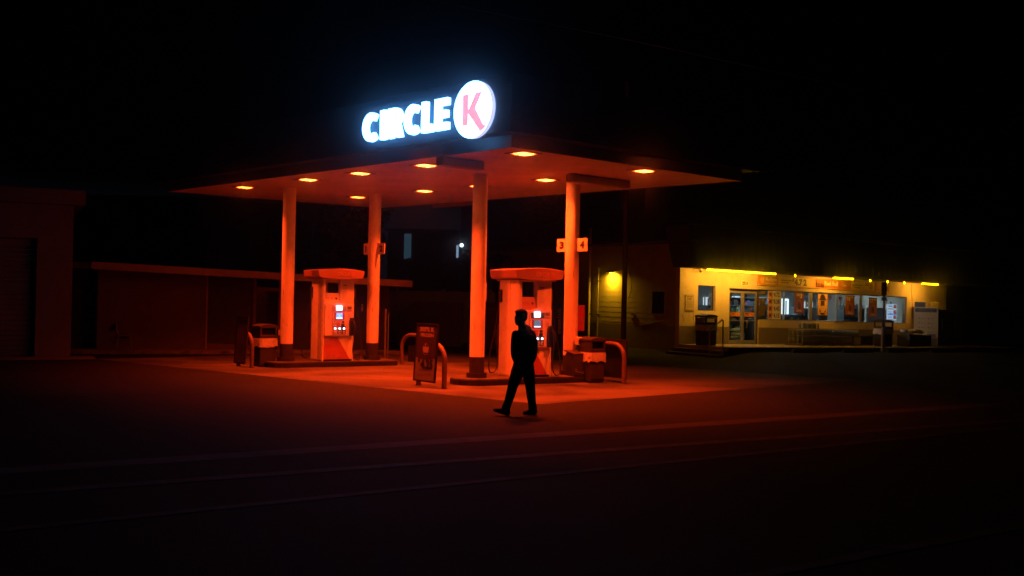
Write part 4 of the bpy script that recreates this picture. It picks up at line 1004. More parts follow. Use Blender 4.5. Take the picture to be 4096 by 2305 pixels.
# ice freezer
t=thing('ice_freezer','large ice freezer with printed white end panel and two dark doors','freezer',ploc(13.85,-1.70,.40),SPH)
MB().box(.05,2.1,.02,1.15,.06,1.62).build('body',m_bin,t,bevel=.02)
ep=MB().box(0,.045,0,1.18,.02,1.72).build('end_panel',m_cream,t,bevel=.006)
MB().box(-.006,-.001,.08,1.10,1.50,1.66).build('header_band',m_rust,ep)
b=MB(); b.text('Welcome to your favorite',(-.0065,0,0),-Y,Z,(-1.02,1.60,-.16,1.635),bold=.02); b.text('neighborhood store',(-.0065,0,0),-Y,Z,(-.95,1.53,-.22,1.565),bold=.02); b.build('lettering',m_cream,ep)
b=MB()
for k in range(4):
    z=1.22-.2*k; b.disc((-.002,.90,z),-Y,Z,.03,12,.002); b.disc((-.002,.46,z),-Y,Z,.035,12,.002)
    b.text(['coffee','donuts','snacks','pizza'][k],(-.001,0,0),-Y,Z,(-.83,z-.02,-.60,z+.02)); b.text(['ice','beer','lotto','gas'][k],(-.001,0,0),-Y,Z,(-.38,z-.02,-.18,z+.02))
b.box(-.003,-.001,.10,.52,.40,.56); b.build('printing',m_posterl,ep)
for k in range(2):
    d=MB().box(.18+.95*k,1.02+.95*k,-.03,.018,.22,1.50).build('freezer_door',m_black,t,bevel=.01)
    MB().box(.16+.95*k,1.04+.95*k,-.04,-.0,1.52,1.545).build('door_lip',m_alu,t)
    MB().box(.22+.95*k,.245+.95*k,-.06,-.03,.7,1.2).build('handle',m_alu,d,bevel=.004)
t=thing('vented_box','cream vented metal box standing on top of the ice freezer','box',ploc(14.35,-.80,2.04),SPH)
MB().box(.40,1.02,0,.6,0,.32).build('casing',m_cream,t,bevel=.01); 
b=MB()
for k in range(5): b.box(.0+.1*k,.018+.1*k,0,.03,0,.32)
b.box(0,.40,0,.03,.30,.32); b.box(0,.40,0,.03,0,.02); b.build('louvre',m_cream,t); MB().box(.02,.39,.10,.58,.0,.31).build('core',m_black,t)
# wheel stops
ws0=None
for i,(a0,a1) in enumerate(((2.6,4.42),(5.45,7.2),(8.2,9.98),(11.1,12.9))):
    lb='concrete wheel stop '+['in front of the water pallets, nearest the door','in front of the bench, second from the door','right of the pole base, third from the door','in front of the ice freezer, farthest right'][i]
    P=S(a0,-3.15,0); P.z=terrain(*(S(a0+.9,-3.15).xy))
    if ws0 is None:
        ws0=thing('wheel_stop',lb,'wheel stop',P,SPH,'concrete wheel stops along the kerb')
        MB().hexa([(0,0,0),(1.8,0,0),(1.8,.16,0),(0,.16,0),(.04,.03,.14),(1.76,.03,.14),(1.76,.13,.14),(.04,.13,.14)]).build('block',m_kerb,ws0,bevel=.012)
        b=MB(); b.cyl((.3,.08,.135),.014,.012,8); b.cyl((1.5,.08,.135),.014,.012,8); b.build('anchor_pin',m_rust,ws0)
    else: dup(ws0,P,SPH,lb)
# pole with sign head in steel bollard
P=S(8.42,-2.75,0); P.z=terrain(P.x,P.y)
t=thing('sign_pole','thin black pole with a dark sign head, rising from a pale pipe bollard','pole',P,0)
MB().cyl((0,0,-.05),.085,1.02,20).build('bollard_sleeve',m_steel,t); MB().cyl((0,0,.9),.034,1.75,12).build('pole',m_black,t)
MB().box(-.125,.125,-.02,.03,2.23,2.75).build('sign_head',m_black,t,bevel=.03,rotz=SPH-.3) ; MB().box(-.11,.11,-.05,.05,2.02,2.16).build('clamp',m_black,t,bevel=.015); MB().cyl((0,0,2.1),.04,.2,12).build('collar',m_rust,t)
# road cone by the side wall
P=Vector((5.35,38.3,0)); P.z=terrain(P.x,P.y)
t=thing('traffic_cone','dim traffic cone by the corner of the side wall','cone',P,0)
MB().lathe([(.15,0),(.15,.03),(.12,.04),(.03,.68),(.03,.70)],(0,0,0),20).build('cone',m_posterd,t); MB().box(-.19,.19,-.19,.19,0,.025).build('base',m_black,t,bevel=.01)

# ---- side wall fittings
def SWp(n,z,off=-.0): return S(off,n,z)
m_wlamp=emit('wall_lamp_glow',(1.0,.5,.01),42)
t=thing('wall_light','bright yellow shaded light on the side wall left of the pole','wall light',SWp(3.75,3.03,-.01),SPH)
MB().prism([(-.28,.05),(0,.12),(0,.07),(-.26,.02)],-.22,.22,'y').build('shade',m_brown,t)
MB().ell((-.12,0,.01),.05,.075,.045,seg=16,rings=8).build('lamp',m_wlamp,t)
lt=bpy.data.lights.new('glow','AREA'); lt.shape='RECTANGLE'; lt.size=.16; lt.size_y=.3; lt.energy=62; lt.color=(1,.45,.008); lt.spread=math.radians(172)
lo=bpy.data.objects.new('glow',lt); scene.collection.objects.link(lo); lo.parent=t; lo.location=(-.16,0,-.08); lo.rotation_euler=(0,-.5,0)
for i,(n_,ztop,r) in enumerate(((5.12,4.9,.05),(4.58,3.25,.032))):
    t=thing('downpipe',['thick pale downpipe running above the side wall, left of its pair','thin pale downpipe on the side wall beside the thick one'][i],'pipe',SWp(n_,0,-.09),SPH,'pair of pipes on the side wall')
    MB().tube([(0,0,0),(0,0,ztop)],r,12).build('pipe',m_cream if i==0 else m_alu,t)
    b=MB(); b.box(-.03,.085,-.07,.07,1.35,1.39); b.box(-.03,.085,-.07,.07,2.7,2.74); b.build('clip',m_rust,t)
t=thing('barred_window','dark shuttered window in the side wall near the shop corner','window',SWp(1.49,1.45,-.02),SPH)
b=MB(); b.box(-.0,.02,-.74,.0,0,.03); b.box(0,.02,-.74,0,.86,.89); b.box(0,.02,-.74,-.70,.03,.86); b.box(0,.02,-.04,0,.03,.86); b.build('frame',m_cmu,t); MB().box(.004,.018,-.70,-.04,.03,.86).build('shutter',m_glassd,t)
t=thing('meter_box','small pale meter box low on the side wall beside the pole','meter box',SWp(2.55,1.28,-.08),SPH)
MB().box(.04,.075,-.10,.10,0,.18).build('casing',m_cmu,t,bevel=.01); MB().box(.035,.075,-.11,.11,.18,.195).build('lid',m_alu,t)
t=thing('wall_conduit','thin slanting conduit across the side wall below the window','conduit',SWp(2.1,1.0,-.012),SPH)
MB().tube([(0,0,0),(0,-1.25,.22)],.012,8).build('conduit',m_dado,t)
# utility pole with cable
t=thing('utility_pole','tall dark utility pole standing in front of the side wall','utility pole',(3.72,33.0,0),.3)
MB().tube([(0,0,-.1),(.01,0,3),(.0,0,6),(-.02,0,9.2)],.09,14,radii=[.095,.088,.08,.07]).build('pole',m_trunk,t)
MB().box(-1.1,1.1,-.12,-.02,8.3,8.42).build('crossarm',m_trunk,t)
MB().tube([(.09,-.04,3.2),(.14,-.08,2.9),(.24,-.08,2.6),(.22,-.06,2.25),(.12,-.06,2.0)],.010,6).build('loose_cable',m_rubber,t)
# parcel locker
t=thing('parcel_locker','long dark parcel locker with vertical amazon hub lettering behind the nearer pump','locker',(-.98,37.2,0),.0)
MB().box(0,3.0,0,.65,.03,1.72).build('cabinet',m_wallb2,t,bevel=.01)
b=MB()
for i in range(7):
    for j in range(5): b.box(.03+.38*i,.39+.38*i,-.012,-.001,.12+.32*j,.42+.32*j)
b.build('locker_doors',m_black,t)['kind']='stuff'
MB().box(2.68,2.98,-.014,-.001,.1,1.70).build('end_panel',m_black,t)
b=MB(); b.text('amazon',(0,-.0145,0),Z,-X,(.66,-2.83,1.20,-2.73),bold=.035); b.text('hub',(0,-.0145,0),Z,-X,(1.26,-2.83,1.60,-2.68),bold=.0)
b.build('lettering',m_yellow,t)
MB().box(-.04,3.04,-.05,.70,1.725,1.78).build('roof',m_wallb2,t)

# ------------------------------------------------------------------ left row building with long eave
BPH=.30; BO=Vector((-12.77,30.2,0)); BK=.035
def bx(v): return Vector((v.x,v.y,v.z-BK*max(v.x,0)))
lb=thing('low_building','long low dark building with a pale eave board behind the left pump','building',BO,BPH)
b=MB(xf=bx); b.box(0,9.9,0,.06,2.60,2.825); b.build('eave_board',m_fasc2,lb,bevel=.008)
MB(xf=bx).box(.0,9.88,.06,9,2.62,2.80).build('roof',m_back,lb)
b=MB(); b.box(3.25,3.26,-.006,0,2.49,2.70); b.box(5.3,5.31,-.006,0,2.42,2.63); b.box(7.9,7.91,-.006,0,2.33,2.54); b.build('board_joint',m_brown,lb)
b=MB(xf=bx)
b.box(.1,3.35,1.0,1.2,-.3,2.62); b.build('wall',m_wallb,lb)
b=MB(xf=bx); b.box(3.35,3.40,.96,1.22,-.3,2.62); b.build('corner_trim',m_fasc2,lb)
b=MB(xf=bx); b.box(3.40,4.82,1.06,1.2,.42,2.62); b.build('dark_panel',m_wallb2,lb)
b=MB(xf=bx); b.box(3.40,4.82,1.0,1.2,-.3,.42); b.build('sill_wall',m_wallb,lb)
fr=MB(xf=bx); fr.box(4.82,4.92,.97,1.2,-.2,2.62); fr.box(5.62,5.72,.97,1.2,-.2,2.62); fr.box(4.92,5.62,.97,1.2,2.22,2.34); fr.build('door_frame',m_wallb,lb)
MB(xf=bx).box(4.92,5.62,1.05,1.1,0.05,2.22).build('door',m_glassd,lb)
MB(xf=bx).box(5.72,9.3,1.0,1.2,-.3,2.62).build('wall',m_wallb2,lb)
b=MB(xf=bx); b.box(6.7,6.76,.985,1.0,.1,2.6); b.box(7.6,7.66,.985,1.0,.1,2.6); b.build('mullion',m_wallb,lb)
MB(xf=bx).box(-2.0,.1,1.9,2.1,-.3,2.62).build('recessed_wall',m_wallb2,lb)
MB(xf=bx).box(-2.0,0,.3,2.0,2.62,2.80).build('roof',m_back,lb)
MB(xf=bx).box(9.1,9.3,1.2,6.0,-.3,2.62).build('wall',m_wallb2,lb)
b=MB(); b.box(8.36,8.42,.975,.985,1.42,1.66) ; nt_=b.build('notice',m_label,lb); MB().text('OPEN',(0,.974,0),X,Z,(8.365,1.56,8.415,1.60),bold=.03).build('lettering',m_ink,nt_)
pv=MB(); pv.box(-1.6,9.6,.35,1.0,-.1,.12); o=pv.build('walkway',m_isl,loc=BO,rotz=BPH,bevel=.012); struct(o)
pv=MB(); pv.box(-1.6,9.6,.22,.34,-.1,.11); o=pv.build('kerb',mat('scuffed_kerb',(.20,.18,.16),.8,noise=.6,scale=5,stain=.5,stain_scale=3),loc=BO,rotz=BPH,bevel=.012); struct(o)
# folding chair in front
P=BO+Vector((math.cos(BPH),math.sin(BPH),0))*.72+Vector((-math.sin(BPH),math.cos(BPH),0))*.62+Z*.12
t=thing('chair','thin metal chair standing against the dark wall at far left','chair',P,BPH+.15)
b=MB(); b.tube([(0,0,0),(.06,0,.42),(-.04,.0,.80)],.011,8); b.tube([(0,.36,0),(.06,.36,.42),(-.04,.36,.80)],.011,8); b.tube([(.45,0,0),(.40,0,.44)],.011,8); b.tube([(.45,.36,0),(.40,.36,.44)],.011,8); b.tube([(.06,0,.42),(.40,0,.44),(.42,.18,.44),(.40,.36,.44),(.06,.36,.42)],.011,8); b.build('frame',m_steel,t)
MB().box(.06,.40,.01,.35,.43,.455).build('seat',m_wallb2,t,bevel=.01); MB().box(-.05,-.02,.0,.36,.62,.80).build('backrest',m_wallb2,t,bevel=.01)
# ------------------------------------------------------------------ far-left garage building
APH=.46; AO=Vector((-12.9,29.2,0)); 
ga=thing('garage_building','tall pale building with a roller door at the far left edge','building',AO,APH)
b=MB(); b.box(-.95,0,0,.3,-.3,4.45); b.box(-5.2,-.95,0,.3,3.42,4.45); b.box(-7.0,-5.2,0,.3,-.3,4.45); b.build('front_wall',m_plaster,ga)
MB().box(-.3,0,.3,7,-.3,4.45).build('side_wall',m_plaster,ga)
MB().box(-7.2,.30,-.28,.0,4.42,4.86).build('eave_board',m_plaster,ga,bevel=.012); MB().box(-7.2,.28,0.0,7.2,4.46,4.84).build('roof',m_back,ga)
rd=MB(); 
for k in range(23): rd.hexa([(-5.2,.30,.02+.147*k),(-.95,.30,.02+.147*k),(-.95,.36,.02+.147*k),(-5.2,.36,.02+.147*k),(-5.2,.285,.155+.147*k),(-.95,.285,.155+.147*k),(-.95,.36,.155+.147*k),(-5.2,.36,.155+.147*k)])
rd.build('roller_door',m_plaster,ga); MB().box(-5.2,-.95,.24,.29,3.20,3.42).build('door_head',m_plaster,ga)
s=MB(); s.add([(-7,-1.6,.012),(.6,-1.6,.012),(.6,0,.012),(-7,0,.012)],[(0,1,2,3)]); struct(s.build('apron',m_isl,loc=AO,rotz=APH))

# ------------------------------------------------------------------ things behind
t=thing('board_fence','long pale board fence running behind the station','fence',(-6.9,42.6,0),-.065)
b=MB(); b.box(0,6.2,0,.03,.0,2.18); b.build('boards',m_cmu,t)
for k in range(4): MB().box(-.06+2.0*k,.06+2.0*k,-.04,.06,0,2.30).build('post',m_cmu,t)
t=thing('storage_shed','low dark shed with sloped roof in front of the fence','shed',(-4.55,39.2,0),.0)
MB().prism([(0,0),(2.55,0),(2.55,1.72),(.75,1.76),(.05,1.25)],0,2.2,'y').build('body',mat('shed_panel',(.11,.085,.075),.7,noise=.15),t,bevel=.015)
b=MB()
for k in range(5): b.box(.35+.45*k,.37+.45*k,-.015,-.001,.05,1.1)
b.build('panel_rib',m_wallb2,t)
MB().box(.9,1.7,-.02,-.001,.05,1.15).build('door',m_wallb2,t)
t=thing('gate_post','thin shiny metal post catching red light behind the left island','post',(-3.95,31.3,0),0)
MB().cyl((0,0,0),.03,1.52,12).build('post',m_steel,t); MB().cyl((.09,0,0),.015,1.45,8).build('rod',m_steel,t); MB().ell((0,0,1.53),.034,.034,.02,seg=10,rings=5).build('cap',m_steel,t)
# apartment blocks far behind
m_litwin=emit('lit_window',(.10,.24,.34),.16,False)
ap=thing('far_block','dim two storey apartment block behind the low dark building','building',(-27.0,58,0),0)
MB().box(0,18.0,0,9,0,7.2).build('wall',m_back,ap); MB().box(-.3,18.3,-.3,9.2,7.2,7.45).build('roof',m_back,ap)
for i in range(7):
    for j in range(2):
        o=MB().box(.9+2.4*i,2.2+2.4*i,-.05,-.001,1.2+3.0*j,2.7+3.0*j).build('window',mat('window_frame_dim',(.2,.19,.17),.7),ap); MB().box(1.0+2.4*i,2.1+2.4*i,-.06,-.051,1.3+3.0*j,2.6+3.0*j).build('pane',m_glassd,o)
ap=thing('far_block','dark block with one blue lit narrow window behind the palm','building',(-8.8,70,0),0)
MB().box(0,6.2,0,9,0,6.5).build('wall',m_back,ap); MB().box(-.2,6.4,-.2,9,6.5,6.65).build('roof',m_back,ap)
o=MB().box(1.10,1.72,-.06,-.001,4.35,6.35).build('window',m_brown,ap); MB().box(1.16,1.66,-.07,-.061,4.42,6.30).build('lit_pane',m_litwin,o)
for i in range(2):
    o=MB().box(3.3+1.6*i,4.3+1.6*i,-.06,-.001,3.0,4.3).build('window',m_brown,ap); MB().box(3.4+1.6*i,4.2+1.6*i,-.07,-.061,3.1,4.2).build('pane',m_glassd,o)
ap=thing('far_block','tall dark block with a bright wall lamp on its left edge','building',(-3.15,60,0),0)
MB().box(0,9,0,12,0,13).build('wall',mat('dark_far_wall',(.04,.04,.045),.9,noise=.2,scale=.5),ap); MB().box(-.2,9.2,-.2,12,13,13.3).build('roof',m_back,ap)
for i in range(3): 
    o=MB().box(1.5+2.4*i,2.8+2.4*i,-.06,-.001,5.2,6.8).build('window',m_brown,ap); MB().box(1.6+2.4*i,2.7+2.4*i,-.07,-.061,5.3,6.7).build('pane',m_glassd,o)
t=thing('wall_lamp','bright white lamp on the edge of the dark block seen between the columns','wall light',(-3.08,59.85,5.05),0)
MB().ell((0,0,0),.11,.10,.11,seg=14,rings=8).build('globe',emit('white_lamp',(.65,.85,1.0),5,True),t); MB().box(-.32,-.18,.02,.10,-.75,.0).build('glowing_bracket',emit('lamp_spill',(.4,.62,.9),.45,False),t,bevel=.03)  # bracket glows by itself, standing for light spilled by the lamp
ap=thing('far_block','long dark block behind the right end of the shop','building',(9.5,72,0),.1)  # plain block added to cover the sky glow on this side
MB().box(0,51,0,9,0,11).build('wall',MATS['dark_far_wall'],ap); MB().box(-.2,51.2,-.2,9,11,11.3).build('roof',m_back,ap)
ap=thing('rear_building','pale square upper storey standing behind the shop roof','building',(5.3,50,0),SPH-.25)
MB().box(0,2.9,0,4,0,6.35).build('wall',mat('pale_far_wall',(.16,.19,.18),.9,noise=.12,scale=.8),ap); MB().box(-.1,3.0,-.1,4.1,6.35,6.5).build('roof',m_back,ap); MB().box(.9,.96,-.03,-.001,4,6.3).build('corner_trim',m_back,ap)
# palm in front of the lit window, and leafy trees
random.seed(21)
def palm(loc,h,nf,fl,label):
    t=thing('palm_tree',label,'palm',loc,0,'dark palms behind the station')
    MB().tube([(0,0,-.1),(.05,0,h*.4),(.12,.05,h*.8),(.15,.05,h)],.16,12,radii=[.2,.15,.12,.11]).build('trunk',m_trunk,t)
    b=MB()
    for k in range(nf):
        a=2*math.pi*k/nf+random.uniform(-.2,.2); el=random.uniform(.1,1.2); d=Vector((math.cos(a),math.sin(a),0)); sd=Vector((-d.y,d.x,0))
        pts=[]
        for i in range(13):
            u=i/12; pts.append(Vector((.15,.05,h))+d*fl*u*math.cos(el*.5)+Z*(fl*u*math.sin(el)-fl*.75*u*u))
        for i in range(1,13):
            p=pts[i]; q=pts[i-1]; dr=(p-q).normalized()
            for m_ in (0,.5):
                o_=q+(p-q)*m_; le=.42*fl/2*(1-.6*i/13)
                for sg_ in (-1,1):
                    tip=o_+sd*sg_*le*.8+dr*le*.5-Z*le*.45; wv=dr*.035
                    b.add([o_-wv,o_+wv,tip],[(0,1,2)])
        b.tube(pts,.015,5)
    b.build('crown',m_leaf,t)
palm((-5.35,52,0),3.75,10,1.7,'feathery palm whose fronds cross the blue lit window')
palm((-11.8,47,0),5.2,13,2.2,'dark palm between the left columns behind the low building')
palm((-.9,46,0),3.6,13,1.8,'dark palm between the fence end and the side wall')
def tree(loc,h,r,label,n=2600):
    t=thing('tree',label,'tree',loc,0,'dark leafy trees behind the station')
    b=MB(); b.tube([(0,0,-.1),(.1,0,h*.3),(.0,.1,h*.55),(.1,.1,h*.8)],.2,10,radii=[.24,.18,.12,.05])
    cl=[]
    for k in range(9):
        a=random.uniform(0,6.28); e=Vector((math.cos(a)*r*random.uniform(.35,.8),math.sin(a)*r*random.uniform(.35,.8),h*random.uniform(.55,.95)))
        b.tube([(0,.05,h*.42),(e.x*.5,e.y*.5,h*.42+(e.z-h*.42)*.6),tuple(e)],.05,7,radii=[.08,.05,.02]); cl.append((e,r*random.uniform(.3,.5)))
    b.build('trunk',m_trunk,t)
    c=MB()
    for _ in range(n):
        e,rr=random.choice(cl); d=Vector((random.gauss(0,1),random.gauss(0,1),random.gauss(0,.8))).normalized()*rr*random.random()**.4
        p=e+d; s1=Vector((random.gauss(0,1),random.gauss(0,1),random.gauss(0,1))).normalized()*.12; s2=s1.cross(Vector((random.gauss(0,1),random.gauss(0,1),random.gauss(0,1)))).normalized()*.06
        c.add([p-s1,p+s2,p+s1,p-s2],[(0,1,2,3)])
    c.build('crown',m_leaf2,t)
tree((-8.3,49,0),6.4,2.6,'dark leafy tree right of the left column behind the eave')
tree((-1.2,53,0),4.3,1.5,'small dark tree below the white wall lamp')
tree((2.8,54,0),8.0,2.8,'dark leafy tree behind the side wall top')
# power lines
def wire(pts,label,r=.012):
    t=MB().tube(pts,r,5).build('power_line',m_rubber); tag(t,label,'wire')
def cat(p,q,sag,n=24):
    p=Vector(p);q=Vector(q); return [p+(q-p)*i/n-Z*sag*4*(i/n)*(1-i/n) for i in range(n+1)]
m_wire=mat('pale_wire',(.5,.5,.5),.4)
m_wire=mat('pale_wire',(.16,.16,.16),.5)
t=MB().tube([(-9.7,16.7,9.9),(-4.5,23,9.6),(-2.22,26,9.73),(-1.43,27,9.84),(-.58,28,9.97),(3.21,31,10.15),(12,38,10.4),(30,52,11.2)],.012,6).build('power_line',m_wire); tag(t,'thin pale wire crossing the sky above the illuminated sign','wire')
t=MB().tube([(4.6,27.6,5.5),(7.32,30,5.92),(8.9,31,6.2),(12.49,34,7.0),(15.97,36.5,7.97),(19.96,39,9.11),(30,45.5,12.6)],.009,6).build('power_line',m_wire); tag(t,'thin sagging wire rising to the right beyond the canopy tip','wire')

# ------------------------------------------------------------------ walking man
def person():
    D0=16.95
    root=thing('person','man in dark hooded jacket walking left in front of the nearer pump','person',(.2,D0,0),0)
    def remesh(mb,vox,name,m,parent,smooth=4):
        o=mb.build(name,m); 
        md=o.modifiers.new('r','REMESH'); md.mode='VOXEL'; md.voxel_size=vox
        if smooth: s_=o.modifiers.new('s','SMOOTH'); s_.factor=.5; s_.iterations=smooth
        dg=bpy.context.evaluated_depsgraph_get(); me=bpy.data.meshes.new_from_object(o.evaluated_get(dg)); o.modifiers.clear(); o.data=me
        for p in me.polygons: p.use_smooth=True
        o.parent=parent; o.location=(0,0,0); return o
    sh_=lambda x: x-.2
    def limb(b,pts,radii,seg=14): b.tube([(x-.2,y,z) for x,y,z in pts],0,seg,radii=radii); [b.ell((pts[i][0]-.2,pts[i][1],pts[i][2]),radii[i]*.99,radii[i]*.99,radii[i]*.99,seg=12,rings=8) for i in range(len(pts))]
    # body: head, neck, torso, arms, legs as one surface
    b=MB()
    yaw=Euler((0,0,-.95)).to_matrix()       # the head is turned to the left of the picture
    hc=Vector((.155-.2,0,1.665))
    def H(v): return hc+yaw@Vector(v)
    b.ell(hc+Vector((.012,0,.02)),.085,.095,.105,yaw)              # skull (front is local -y)
    b.ell(H((0,-.03,-.06)),.070,.082,.092,yaw)                     # face and jaw
    b.ell(H((0,-.065,-.115)),.035,.032,.03,yaw)                     # chin
    b.ell(H((0,-.108,-.03)),.013,.022,.028,yaw,seg=10,rings=8)      # nose
    b.ell(H((0,-.092,.012)),.055,.016,.013,yaw,seg=12,rings=6)      # brow
    b.ell(H((0,-.093,-.078)),.024,.014,.012,yaw,seg=12,rings=6)     # lips
    for sg_ in (-1,1): b.ell(H((sg_*.083,.005,-.02)),.012,.022,.034,yaw,seg=10,rings=8)
    limb(b,[(.165,.01,1.60),(.185,.02,1.50),(.205,.02,1.42)],[.062,.068,.085])
    limb(b,[(.215,.02,1.36),(.222,.01,1.20),(.225,.0,1.05),(.222,0,.92)],[.12,.13,.125,.13])
    # legs
    limb(b,[(.165,-.01,.90),(.10,-.10,.70),(.045,-.16,.50),(-.005,-.19,.32),(-.065,-.20,.13)],[.105,.092,.066,.056,.045])
    limb(b,[(.275,.02,.90),(.315,.03,.70),(.345,.02,.49),(.365,.05,.30),(.395,.07,.12)],[.105,.090,.066,.056,.044])
    limb(b,[(-.065,-.20,.10),(-.10,-.21,.07),(-.18,-.23,.085)],[.045,.042,.034])
    limb(b,[(.395,.07,.10),(.37,.05,.065),(.30,.03,.045)],[.045,.04,.034])
    # arms
    limb(b,[(.075,-.09,1.37),(.055,-.13,1.22),(.05,-.15,1.09),(.065,-.22,.98),(.085,-.26,.93)],[.060,.052,.046,.038,.030])
    limb(b,[(.345,.10,1.37),(.395,.12,1.22),(.40,.13,1.09),(.385,.08,.97),(.36,.04,.89)],[.060,.052,.046,.038,.030])
    body=remesh(b,.0085,'body',m_skin,root,3)
    # hands joined visually at the wrist: palm + five fingers each
    def hand(wx,wy,wz,dirx,diry,dirz,side):
        hb=MB(); w_=Vector((wx-.2,wy,wz)); d=Vector((dirx,diry,dirz)).normalized(); sd=Vector((0,-1,0)) if abs(d.y)<.6 else Vector((1,0,0)); sd=(sd-d*sd.dot(d)).normalized(); nn=d.cross(sd)
        for k in range(4): hb.tube([w_+sd*(.018*(k-1.5))*.6,w_+d*.085+sd*.0195*(k-1.5)],0,8,radii=[.016,.013])
        hb.tube([w_-d*.03,w_+d*.03],.024,10)
        ls=[.062,.072,.067,.052]
        for k in range(4):
            p=w_+d*.085+sd*.0195*(k-1.5); L_=ls[k]; c1=(d+nn*.35).normalized(); c2=(d+nn*1.0).normalized()
            hb.tube([p,p+c1*L_*.5,p+c1*L_*.5+c2*L_*.5],0,8,radii=[.0095,.009,.0075])
        p=w_+d*.03-sd*.028*side; hb.tube([p,p+(d*.6-sd*.7*side+nn*.3).normalized()*.035,p+(d*.6-sd*.7*side+nn*.3).normalized()*.035+(d+nn*.5).normalized()*.03],0,8,radii=[.013,.011,.009])
        return hb
    h1=hand(.088,-.265,.925,.35,-.15,-.9,1); h2=hand(.355,.035,.885,-.15,-.1,-1,-1)
    hb=MB(); hb.v=h1.v+h2.v; o1=len(h1.v); hb.f=h1.f+[[i+o1 for i in f] for f in h2.f]; hb.sm=h1.sm+h2.sm
    hnd=remesh(hb,.005,'hands',m_skin,root,1)
    # jacket with hood lump and ribbed hem
    j=MB()
    jl=lambda pts,rad: limb(j,pts,rad,16)
    jl([(.205,.03,1.44),(.215,.02,1.37)],[.085,.12])
    j.ell((.225-.2,.01,1.30),.170,.13,.125); j.ell((.225-.2,0,1.12),.160,.14,.22); j.ell((.220-.2,0,.95),.168,.15,.17); j.ell((.225-.2,0,.85),.165,.15,.075)
    j.ell((.07-.2,-.06,1.345),.062,.07,.07); j.ell((.36-.2,.07,1.35),.065,.07,.07)
    j.ell((.19-.2,.0,1.425),.085,.085,.05,seg=16); j.ell((.235-.2,.09,1.46),.12,.085,.075,Euler((.5,.15,0)).to_matrix()); j.ell((.275-.2,.06,1.42),.085,.08,.06)
    jl([(.078,-.08,1.37),(.058,-.13,1.23),(.052,-.15,1.09),(.062,-.21,.99),(.082,-.25,.94)],[.072,.064,.058,.052,.044])
    jl([(.345,.09,1.37),(.398,.12,1.23),(.405,.13,1.09),(.392,.09,.98),(.365,.05,.91)],[.074,.066,.060,.052,.045])
    for k in range(7): jl([(.06+.03*k,-.12+.0*k,1.05-.02*k),(.09+.03*k,-.13,1.02-.03*k)],[.018,.014])
    remesh(j,.011,'jacket',m_cloth,root,3)
    # trousers, slightly creased
    tr=MB(); tl=lambda pts,rad: limb(tr,pts,rad,16)
    tr.ell((.222-.2,.0,.86),.142,.125,.12)
    tl([(.165,-.01,.86),(.112,-.09,.70),(.05,-.155,.52),(.045,-.16,.49),(.0,-.19,.32),(-.03,-.195,.22),(-.055,-.20,.155)],[.120,.112,.090,.086,.077,.069,.079])
    tl([(.275,.02,.86),(.312,.03,.70),(.343,.02,.50),(.35,.025,.45),(.365,.05,.30),(.380,.06,.20),(.392,.07,.13)],[.120,.110,.088,.084,.077,.068,.078])
    for z_,x_,y_ in ((.21,-.035,-.2),(.27,-.012,-.19),(.18,-.05,-.2)): tr.ell((x_-.2,y_,z_),.071,.071,.014)
    for z_,x_,y_ in ((.17,.385,.065),(.24,.372,.055),(.30,.365,.05)): tr.ell((x_-.2,y_,z_),.072,.072,.014)
    remesh(tr,.010,'trousers',m_jean,root,2)
    # shoes with soles
    def shoe(hx,hy,hz,tx,ty,tz):
        s_=MB(); a=Vector((hx-.2,hy,hz)); c=Vector((tx-.2,ty,tz)); d=(c-a)
        for i in range(8):
            u=i/7; p=a+d*u; r=[.046,.050,.048,.047,.050,.053,.050,.036][i]; hh=[.066,.072,.068,.060,.054,.048,.042,.032][i]
            s_.ell((p.x,p.y,p.z+hh*.8),r*1.15,r,hh,seg=12,rings=8)
        s_.ell((a.x,a.y,a.z+.085),.045,.045,.045)
        sole=MB(); n=Vector((-d.y,d.x,0)).normalized(); up=d.cross(n).normalized(); 
        if up.z<0: up=-up
        pr=[]
        for i in range(9):
            u=i/8; wd=[.03,.038,.036,.034,.038,.046,.046,.036,.012][i]; pr.append((a+d*(u*1.14-.1),wd))
        top=[p+n*w_ for p,w_ in pr]+[p-n*w_ for p,w_ in pr[::-1]]; k=len(top)
        sole.add([v+up*.022 for v in top]+[v-up*.006 for v in top],[list(range(k)),list(range(k,2*k))[::-1]]+[(i,k+i,k+(i+1)%k,(i+1)%k) for i in range(k)])
        o=remesh(s_,.007,'shoe',m_shoe,root,2); sole.build('sole',mat('grey_sole',(.03,.028,.028),.7),o)
    shoe(-.035,-.19,.012,-.235,-.235,.075)
    shoe(.425,.08,.006,.265,.03,.006)
    # hair
    hr=MB(); hr.ell(hc+Vector((.018,.0,.05)),.100,.110,.088,yaw); hr.ell(H((0,.03,.0)),.097,.095,.095,yaw); hr.ell(H((0,-.075,.085)),.05,.035,.025,yaw); hr.ell(H((.0,-.01,.10)),.05,.06,.028,yaw)
    for k in range(14):
        a=random.uniform(0,6.28); hr.ell(H((math.cos(a)*.045,math.sin(a)*.055,.092+random.uniform(-.01,.012))),.03,.022,.018,yaw,seg=8,rings=6)
    remesh(hr,.008,'hair',m_hair,root,1)
    ey=MB()
    for sg_ in (-1,1): ey.ell(H((sg_*.03,-.092,-.012)),.012,.009,.008,yaw,seg=10,rings=6)
    ey.build('eyes',m_ink,root)
    return root
person()

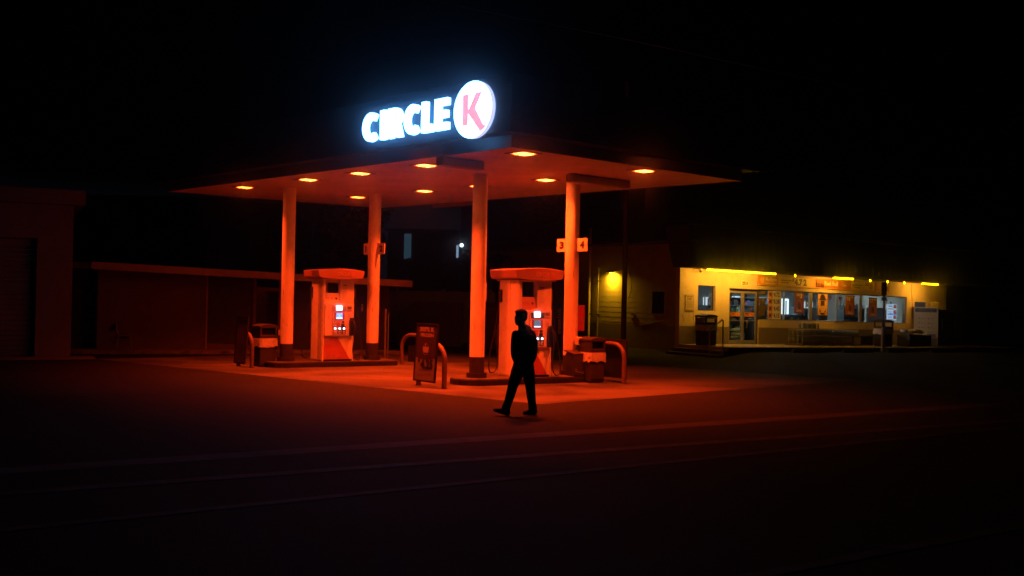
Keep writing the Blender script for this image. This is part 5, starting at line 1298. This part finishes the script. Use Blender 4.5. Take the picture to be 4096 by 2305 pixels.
# ------------------------------------------------------------------ added for lens bloom: haze
hz=MB().box(-45,60,-6,80,-1.0,16.5).build('glow_haze',None or mat('placeholder',(0,0,0))); hz['kind']='stuff'
hm=bpy.data.materials.new('glow_haze'); hm.use_nodes=True; N=hm.node_tree.nodes; N.remove(N['Principled BSDF'])
pv=N.new('ShaderNodeVolumePrincipled'); pv.inputs['Color'].default_value=(.9,.92,1,1); pv.inputs['Density'].default_value=.0036; pv.inputs['Anisotropy'].default_value=.987
hm.node_tree.links.new(pv.outputs[0],N['Material Output'].inputs['Volume'])
hz.data.materials.clear(); hz.data.materials.append(hm)
